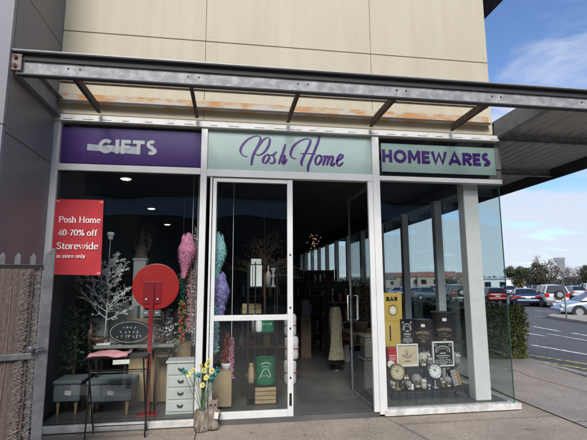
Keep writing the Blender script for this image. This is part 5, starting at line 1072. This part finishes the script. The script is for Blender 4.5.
for i in range(5000): y, z = 2.92+rnd.random()**1.6*13, rnd.uniform(.02, 1.02); hl(6.08+wob(y, z)+rnd.uniform(-.05, .05), y, z, (1, 0, 0), .055)
m.build('leaves', M_hleaf, t)
# ================================================================ sign post on the island
p = atg(567, 321.5); zb = -.29
t = thing('street_sign', 'grey double sign on a thin post standing on the traffic island', 'street sign', (p.x, p.y, zb)); zt = aty(563, 258, p.y).z
m = MB(); m.cyl((p.x, p.y, zb), (p.x-.02, p.y, zt-.1), .035, .03, 12); m.build('post', M_galv, t)
m = MB(); m.prism([(p.x-.50, zt), (p.x+.18, zt+.02), (p.x+.12, zt-.52), (p.x-.22, zt-.50)], p.y-.05, p.y-.035); m.build('sign_plate', pm('sign_back_grey', (.22, .23, .24), .5, .3), t)
m = MB(); m.prism([(p.x-.2, zt-.53), (p.x+.16, zt-.53), (p.x+.12, zt-.72), (p.x-.12, zt-.70)], p.y-.05, p.y-.035); m.build('lower_plate', pm('sign_back_grey', (0, 0, 0)), t)
# ================================================================ cars
def car(kind, col, label):
    paint = pm('car_paint_%s' % col[0], col[1], .28, .25, var=.03, coat=.7)
    t = free(thing('parked_car', label, 'car', (0, 0, 0), 'cars in the car park'))
    if kind == 'sedan': L, Wd, H_ = 4.6, 1.78, 1.45; prof = [(-2.3, .55, .72), (-2.24, .30, .94), (-1.9, .24, 1.02), (-1.35, .2, 1.03), (-.6, .2, .98), (.4, .2, .96), (1.0, .2, .95), (1.5, .2, .88), (2.0, .24, .78), (2.24, .28, .66), (2.3, .40, .55)]; cab = [(-1.75, .99, .99), (-1.15, 1.02, 1.38), (-.6, 1.0, 1.44), (.2, .98, 1.44), (.55, .97, 1.36), (1.25, .93, .93)]
    elif kind == 'hatch': L, Wd, H_ = 4.0, 1.7, 1.48; prof = [(-2.0, .5, .8), (-1.96, .28, 1.02), (-1.6, .22, 1.03), (-.6, .2, 1.0), (.4, .2, .97), (1.0, .2, .93), (1.6, .24, .80), (1.94, .28, .66), (2.0, .4, .55)]; cab = [(-1.92, 1.0, 1.04), (-1.6, 1.02, 1.42), (-.8, 1.0, 1.50), (.1, .98, 1.50), (.4, .96, 1.42), (1.1, .92, .93)]
    else: L, Wd, H_ = 4.35, 1.82, 1.76; prof = [(-2.15, .55, 1.02), (-2.1, .40, 1.10), (-1.7, .36, 1.12), (-.6, .34, 1.12), (.4, .34, 1.10), (1.0, .34, 1.08), (1.6, .36, 1.02), (2.05, .40, .92), (2.15, .52, .7)]; cab = [(-2.08, 1.10, 1.14), (-1.98, 1.12, 1.68), (-.8, 1.12, 1.76), (.0, 1.1, 1.74), (.3, 1.1, 1.66), (.95, 1.07, 1.07)]
    w = Wd/2; m = MB(); V = []
    for i, (x, zb_, zt_) in enumerate(prof):
        e = .16 if i in (0, len(prof)-1) else (.05 if i in (1, len(prof)-2) else 0); zm = zb_+(zt_-zb_)*.55
        hs = [(0, zb_), (w-.12-e, zb_), (w-.03-e, zb_+.08), (w-e, zm), (w-.04-e, zt_-.06), (w-.14-e, zt_), (0, zt_+.02)]
        V.append([m.bm.verts.new((x, y, z)) for y, z in hs]+[m.bm.verts.new((x, -y, z)) for y, z in hs[-2:0:-1]])
    for A, B_ in zip(V, V[1:]):
        n = len(A)
        for k in range(n): m.bm.faces.new((A[k], A[(k+1) % n], B_[(k+1) % n], B_[k]))
    m.bm.faces.new(V[0][::-1]); m.bm.faces.new(V[-1]); m.build('body', paint, t, smooth=True, sub=1)
    m = MB(); V = []
    for i, (x, zb_, zt_) in enumerate(cab):
        ins = .10+.20*max(0, zt_-zb_)/.6; hs = [(w-.06, zb_-.06), (w-.07, zb_), (w-ins, zt_-.03), (w-ins-.12, zt_), (0, zt_+.015)]
        V.append([m.bm.verts.new((x, y, z)) for y, z in hs]+[m.bm.verts.new((x, -y, z)) for y, z in hs[-2::-1]])
    for A, B_ in zip(V, V[1:]):
        for k in range(len(A)-1): m.bm.faces.new((A[k], A[k+1], B_[k+1], B_[k]))
    m.build('windows', M_cglass, t)
    m = MB(); V = []
    for i, (x, zb_, zt_) in enumerate(cab[1:-1]):
        ins = .10+.20*max(0, zt_-zb_)/.6; V.append([m.bm.verts.new((x+(.05 if i == 0 else 0), y, z+.012)) for y, z in ((w-ins+.01, zt_-.05), (w-ins-.12, zt_+.01), (0, zt_+.022), (-w+ins+.12, zt_+.01), (-w+ins-.01, zt_-.05))])
    for A, B_ in zip(V, V[1:]):
        for k in range(4): m.bm.faces.new((A[k], A[k+1], B_[k+1], B_[k]))
    m.build('roof', paint, t, smooth=True)
    m = MB()
    for s_ in (-1, 1):
        def P(i, f): x, zb_, zt_ = cab[i]; ins = .10+.20*max(0, zt_-zb_)/.6; return Vector((x, s_*(w-.055+(w-ins+.008-(w-.055))*f), zb_+(zt_-zb_-.03)*f))
        m.tube([P(0, 0), P(1, 1)], .045, 6); m.tube([P(-1, 0), P(-2, 1)], .035, 6); q = cab[2]; 
        for xx in ((-.35,) if kind == 'sedan' else (-1.15, .0)): m.tube([Vector((xx, s_*(w-.052), 1.0 if kind != 'suv' else 1.12)), Vector((xx, s_*(w-.285), q[2]-.04))], .03, 6)
    m.build('pillars', paint, t)
    wr = .32 if kind != 'suv' else .37; wx = (-L*.29-.05, L*.31)
    for x in wx:
        for s_ in (-1, 1):
            m = MB(); m.cyl((x, s_*(w-.25), wr), (x, s_*(w+.004), wr), wr+.06, None, 24); m.build('wheel_arch', M_black, t)
            m = MB(); m.M = Matrix.Translation((x, s_*(w-.09), wr)) @ Matrix.Rotation(math.radians(90), 4, 'X'); m.lathe([(wr*.62, -.10), (wr*.96, -.10), (wr, -.07), (wr, .07), (wr*.96, .10), (wr*.62, .10)], n=24); wh = m.build('wheel', M_tyre, t, smooth=False)
            m = MB(); m.cyl((x, s_*(w+.0), wr), (x, s_*(w+.018), wr), wr*.60, None, 20); m.build('rim', M_rim, wh)
    xr, xf = -L/2, L/2; zl_ = .82 if kind != 'suv' else .98
    for s_ in (-1, 1):
        m = MB(); m.cbox((xr+.06, s_*(w-.2), zl_), (.16, .30, .16 if kind != 'suv' else .28)); m.build('tail_light', M_tail, t, bevel=.02)
        m = MB(); m.cbox((xf-.12, s_*(w-.22), .66 if kind != 'suv' else .82), (.22, .34, .13)); m.build('headlight', M_lamp, t, bevel=.02)
        m = MB(); m.cbox((.72 if kind != 'suv' else .62, s_*(w+.06), 1.02 if kind != 'suv' else 1.16), (.12, .18, .12)); m.build('mirror', paint, t, bevel=.02)
    bm_ = M_black if kind == 'suv' else paint
    m = MB(); m.cbox((xr-.0, 0, .47), (.20, Wd-.14, .22)); m.build('bumper', bm_ if kind != 'suv' else pm('grey_bumper', (.12, .12, .12), .6), t, bevel=.05); m = MB(); m.cbox((xf-.02, 0, .42), (.2, Wd-.14, .2)); m.build('bumper', bm_, t, bevel=.05)
    m = MB(); m.cbox((xr-.105, 0, .52 if kind == 'suv' else .72), (.012, .40, .11)); 
    if kind != 'suv': bmesh.ops.translate(m.bm, verts=m.bm.verts, vec=(.06, 0, 0))
    m.build('number_plate', M_plate, t)
    if kind == 'suv':
        m = MB(); m.M = Matrix.Translation((xr-.10, .0-.12, 1.02)) @ Matrix.Rotation(math.radians(90), 4, 'Y'); m.lathe([(.21, -.11), (.33, -.10), (.35, -.06), (.35, .06), (.33, .10), (.21, .11)], n=24); sp_ = m.build('spare_wheel', M_tyre, t); m = MB(); m.cyl((xr-.20, -.12, 1.02), (xr-.225, -.12, 1.02), .2, None, 20); m.build('rim', M_rim, sp_)
    return t
cols_ = {'white': ('white', (.70, .70, .68)), 'blue': ('navy', (.03, .05, .10)), 'red': ('red', (.26, .015, .018)), 'silver': ('silver', (.34, .38, .43)), 'dgreen': ('grey_green', (.10, .14, .15)), 'dark': ('dark', (.03, .032, .035)), 'pale': ('pale_blue', (.30, .37, .46))}
def put(kind, c, lab, px, py, rz, base=None):
    g = atg(px, py); loc = (g.x, g.y, gz(g.x, g.y))
    if base: return clone(base, loc, math.radians(rz), lab, 'cars in the car park')
    t = car(kind, cols_[c], lab); t.location = loc; t.rotation_euler = (0, 0, math.radians(rz)); return t
CW = put('suv', 'white', 'white four wheel drive with a spare wheel on its tailgate', 549, 306.5, 68)
CB = put('sedan', 'blue', 'navy blue sedan left of the white four wheel drive', 524, 305.5, 62)
CR = put('hatch', 'red', 'red hatchback seen just right of the white column', 492, 303.2, 72)
CP = put('sedan', 'pale', 'silver blue sedan cut by the right picture edge beyond the island', 602, 317, 158)
CG = put('sedan', 'dgreen', 'grey green sedan seen between the two side mullions', 424, 300, 20)
CD = put('suv', 'dark', 'dark four wheel drive seen left of the white column', 453, 302, 80)
put('hatch', 'red', 'small red hatchback beyond the yellow boxes left of the first mullion', 443, 297.5, 70, CR)
CS = put('hatch', 'silver', 'silver hatchback parked behind the white four wheel drive', 573, 298.5, 70)
put('suv', 'white', 'white wagon parked at the far right behind the silver hatchback', 588, 297, 66, CW)
put('sedan', 'silver', 'navy sedan in the back row above the hedge', 508, 296, 66, CB)
put('sedan', 'pale', 'pale sedan glimpsed just right of the yellow box', 405, 299, 24, CP)
put('hatch', 'silver', 'silver hatchback in the back row left of the white wagon', 535, 295.5, 66, CS)
put('hatch', 'silver', 'silver hatchback seen through glass beside the second mullion', 434, 295, 66, CS)
put('sedan', 'blue', 'navy sedan in the back row left of the red hatchback', 472, 296, 66, CB)
# ================================================================ trees
def tree(lab, px, d, h, w, mat, seed, bare=False, hb=.25, name='tree'):
    rnd = random.Random(seed); r = _ray(px, 285); p = CAMLOC+r*(d/r.xy.length); x, y, z0 = p.x, p.y, -.45
    t = thing(name, lab, 'tree', (x, y, z0), 'trees beyond the car park'); m = MB(); tips = []
    m.tube([(x, y, z0), (x+.05*h*rnd.uniform(-1, 1)*.3, y, z0+h*.3), (x, y, z0+h*.6)], [h*.035, h*.025, h*.012], 8)
    for i in range(16 if bare else 9):
        a = i*2.4; st = Vector((x, y, z0+h*rnd.uniform(.2, .5))); e = Vector((x+w*.45*math.cos(a)*rnd.uniform(.6, 1), y+w*.45*math.sin(a)*rnd.uniform(.6, 1), z0+h*rnd.uniform(.55, .97))); mid = (st+e)/2+Vector((0, 0, -h*.04)); m.tube([st, mid, e], [h*.012, h*.008, h*.003], 5); tips.append(e)
        if bare:
            for k in range(14):
                b = mid.lerp(e, rnd.random()); f = b+Vector((rnd.gauss(0, 1)*w*.10, rnd.gauss(0, 1)*w*.1, abs(rnd.gauss(0, 1))*h*.10)); m.tube([b, f], [h*.004, h*.0012], 4)
                for q in range(3): g2 = f+Vector((rnd.gauss(0, 1)*w*.05, rnd.gauss(0, 1)*w*.05, rnd.gauss(.3, 1)*h*.045)); m.tube([b.lerp(f, .6), g2], [h*.002, h*.0008], 3)
    m.build('trunk', M_woodd if not bare else pm('bare_bark', (.13, .10, .085), .9), t)
    m = MB(); n = 46 if not bare else 8
    for i in range(n):
        while 1:
            q = Vector((rnd.uniform(-1, 1), rnd.uniform(-1, 1), rnd.uniform(-1, 1)))
            if q.length < 1: break
        c = (x+q.x*w*.42, y+q.y*w*.42, z0+h*(hb+(1-hb)/2)+q.z*h*(1-hb)*.42); leaves(m, rnd, c, (w*.14, w*.14, h*.10), 90 if not bare else 30, h*.05, .6)
    m.build('crown', mat, t)
M_t1 = pm('dark_evergreen_leaf', (.028, .045, .022), .7, vs=.6, var=.4, col2=(.07, .085, .03)); M_t2 = pm('brown_green_leaf', (.05, .05, .03), .7, vs=.6, var=.4, col2=(.10, .085, .05))
tree('round dark green tree standing alone above the navy sedan', 518, 75, 4.9, 3.9, M_t1, 1, hb=.15)
tree('dark green tree right of the round tree', 537, 80, 5.3, 4.3, M_t2, 2, hb=.12)
tree('wide bare brown tree left of the street sign', 552, 84, 6.0, 6.2, M_t2, 3, bare=True)
tree('bare pale brown tree right of the street sign', 572, 100, 5.0, 6.0, M_t2, 4, bare=True)
tree('dark evergreen tree at the far right picture edge', 591, 90, 5.0, 4.5, M_t1, 5, hb=.1)
tree('small bare tree between the round tree and the shed', 528, 95, 3.4, 4, M_t2, 6, bare=True)
tree('dark green tree beyond the cars, seen left of the column', 452, 120, 3.6, 6, M_t1, 7, hb=.1)
# far things
def fpos(px, d): r = _ray(px, 285); p = CAMLOC+r*(d/r.xy.length); return p.x, p.y, r
def house(name, lab, cat, px, d, w, h, dep, wall, roof, rh=.8, grp=None, win=True):
    x, y, r = fpos(px, d); a = math.atan2(r.y, r.x)-math.pi/2; t = free(thing(name, lab, cat, (0, 0, 0), grp)); t.location = (x, y, -.45); t.rotation_euler = (0, 0, a)
    m = MB(); m.box(-w/2, w/2, 0, dep, 0, h); m.build('wall', wall, t); m = MB(); m.prism([(0-.3, h), (dep+.3, h), (dep/2, h+rh)], -w/2-.3, w/2+.3, 'yz'); m.build('roof', roof, t)
    if win:
        for k in range(3): m = MB(); xx = -w/2+w*(k+.5)/3; m.box(xx-w*.07, xx+w*.07, -.06, -.01, h*.35, h*.75); m.build('window', M_cglass, t)
    return t
house('storage_shed', 'long white shed behind the parked cars right of the column', 'shed', 503, 105, 9, 2.7, 6, pm('white_shed_wall', (.70, .71, .72), .6), pm('shed_roof', (.55, .56, .58), .6), .3, win=True)
hc = [(.30, .24, .20), (.38, .34, .28), (.28, .20, .16), (.42, .38, .34), (.26, .24, .24), (.34, .27, .22), (.4, .36, .30), (.3, .25, .2)]
for i in range(8):
    px = 384+i*10.5; house('distant_house', ['far house directly above the yellow box', 'far house left of the first side mullion', 'far house hidden mostly by the first side mullion', 'far house just right of the first side mullion', 'far tan house at the middle of the side pane', 'far house left of the second side mullion', 'far house behind the second side mullion', 'far house just left of the white column'][i], 'house', px, 165+(i*37 % 5)*4, 9+i % 3*2, 3.2+(i % 2)*.8, 8, pm('house_wall_%s' % 'abcdefgh'[i], hc[i], .8), pm('house_roof_%s' % 'ab'[i % 2], [(.10, .09, .09), (.22, .10, .07)][i % 2], .8), 1.9, 'far houses beyond the car park')
# far wood that reads as one mass, on a low rise
m = MB(); rnd = random.Random(77)
for i in range(420):
    a = math.radians(-8+i*.17*1.0); d = rnd.uniform(215, 245); x, y = math.sin(a)*d, math.cos(a)*d; hh = rnd.uniform(2.6, 5.2); leaves(m, rnd, (x, y, hh*.45), (2.2, 2.2, hh*.55), 46, 1.1, .7)
m.build('distant_wood', pm('distant_wood_leaf', (.06, .07, .06), .9, vs=.15, var=.35), org=(0, 230, -.4))['kind'] = 'stuff'
m = MB(); m.prism([(-80, 260), (420, 260), (420, 262), (-80, 262)], -.5, 3.0, 'xy'); o = m.build('hill', pm('far_hill_green', (.07, .085, .08), .95, vs=.05), org=(0, 260, 0)); o['kind'] = 'structure'
for p_ in []: pass
# unseen dark block added behind the viewer to darken the shop glass reflections
t = thing('reflection_backdrop', 'unseen dark block added behind the viewer for the shop glass reflections', 'building', (0, -24, 0))
m = MB(); m.box(-34, 26, -32, -24, 0, 6.0); m.build('wall', pm('backdrop_dark', (.06, .055, .05), .85, var=.2, vs=2), t); m = MB(); m.box(-34, 26, -24.6, -23.9, 6.003, 7.3); m.build('reflected_sky_band', pm('backdrop_sky_blue', (.22, .32, .42), .6), t); m = MB(); m.box(-34.3, 26.3, -32, -23.6, 7.303, 12.4); m.build('upper_backdrop', pm('backdrop_charcoal', (.04, .04, .042), .7), t)  # blue band painted for reflected sky; tall dark top covers the signs' reflections
for k in range(9):
    w_ = MB(); x = -30+k*6.1; w_.box(x, x+3.8, -23.99, -23.95, .6, 3.0); w_.build('window', M_cglass, t)  # glass panels of the added backdrop, not real windows
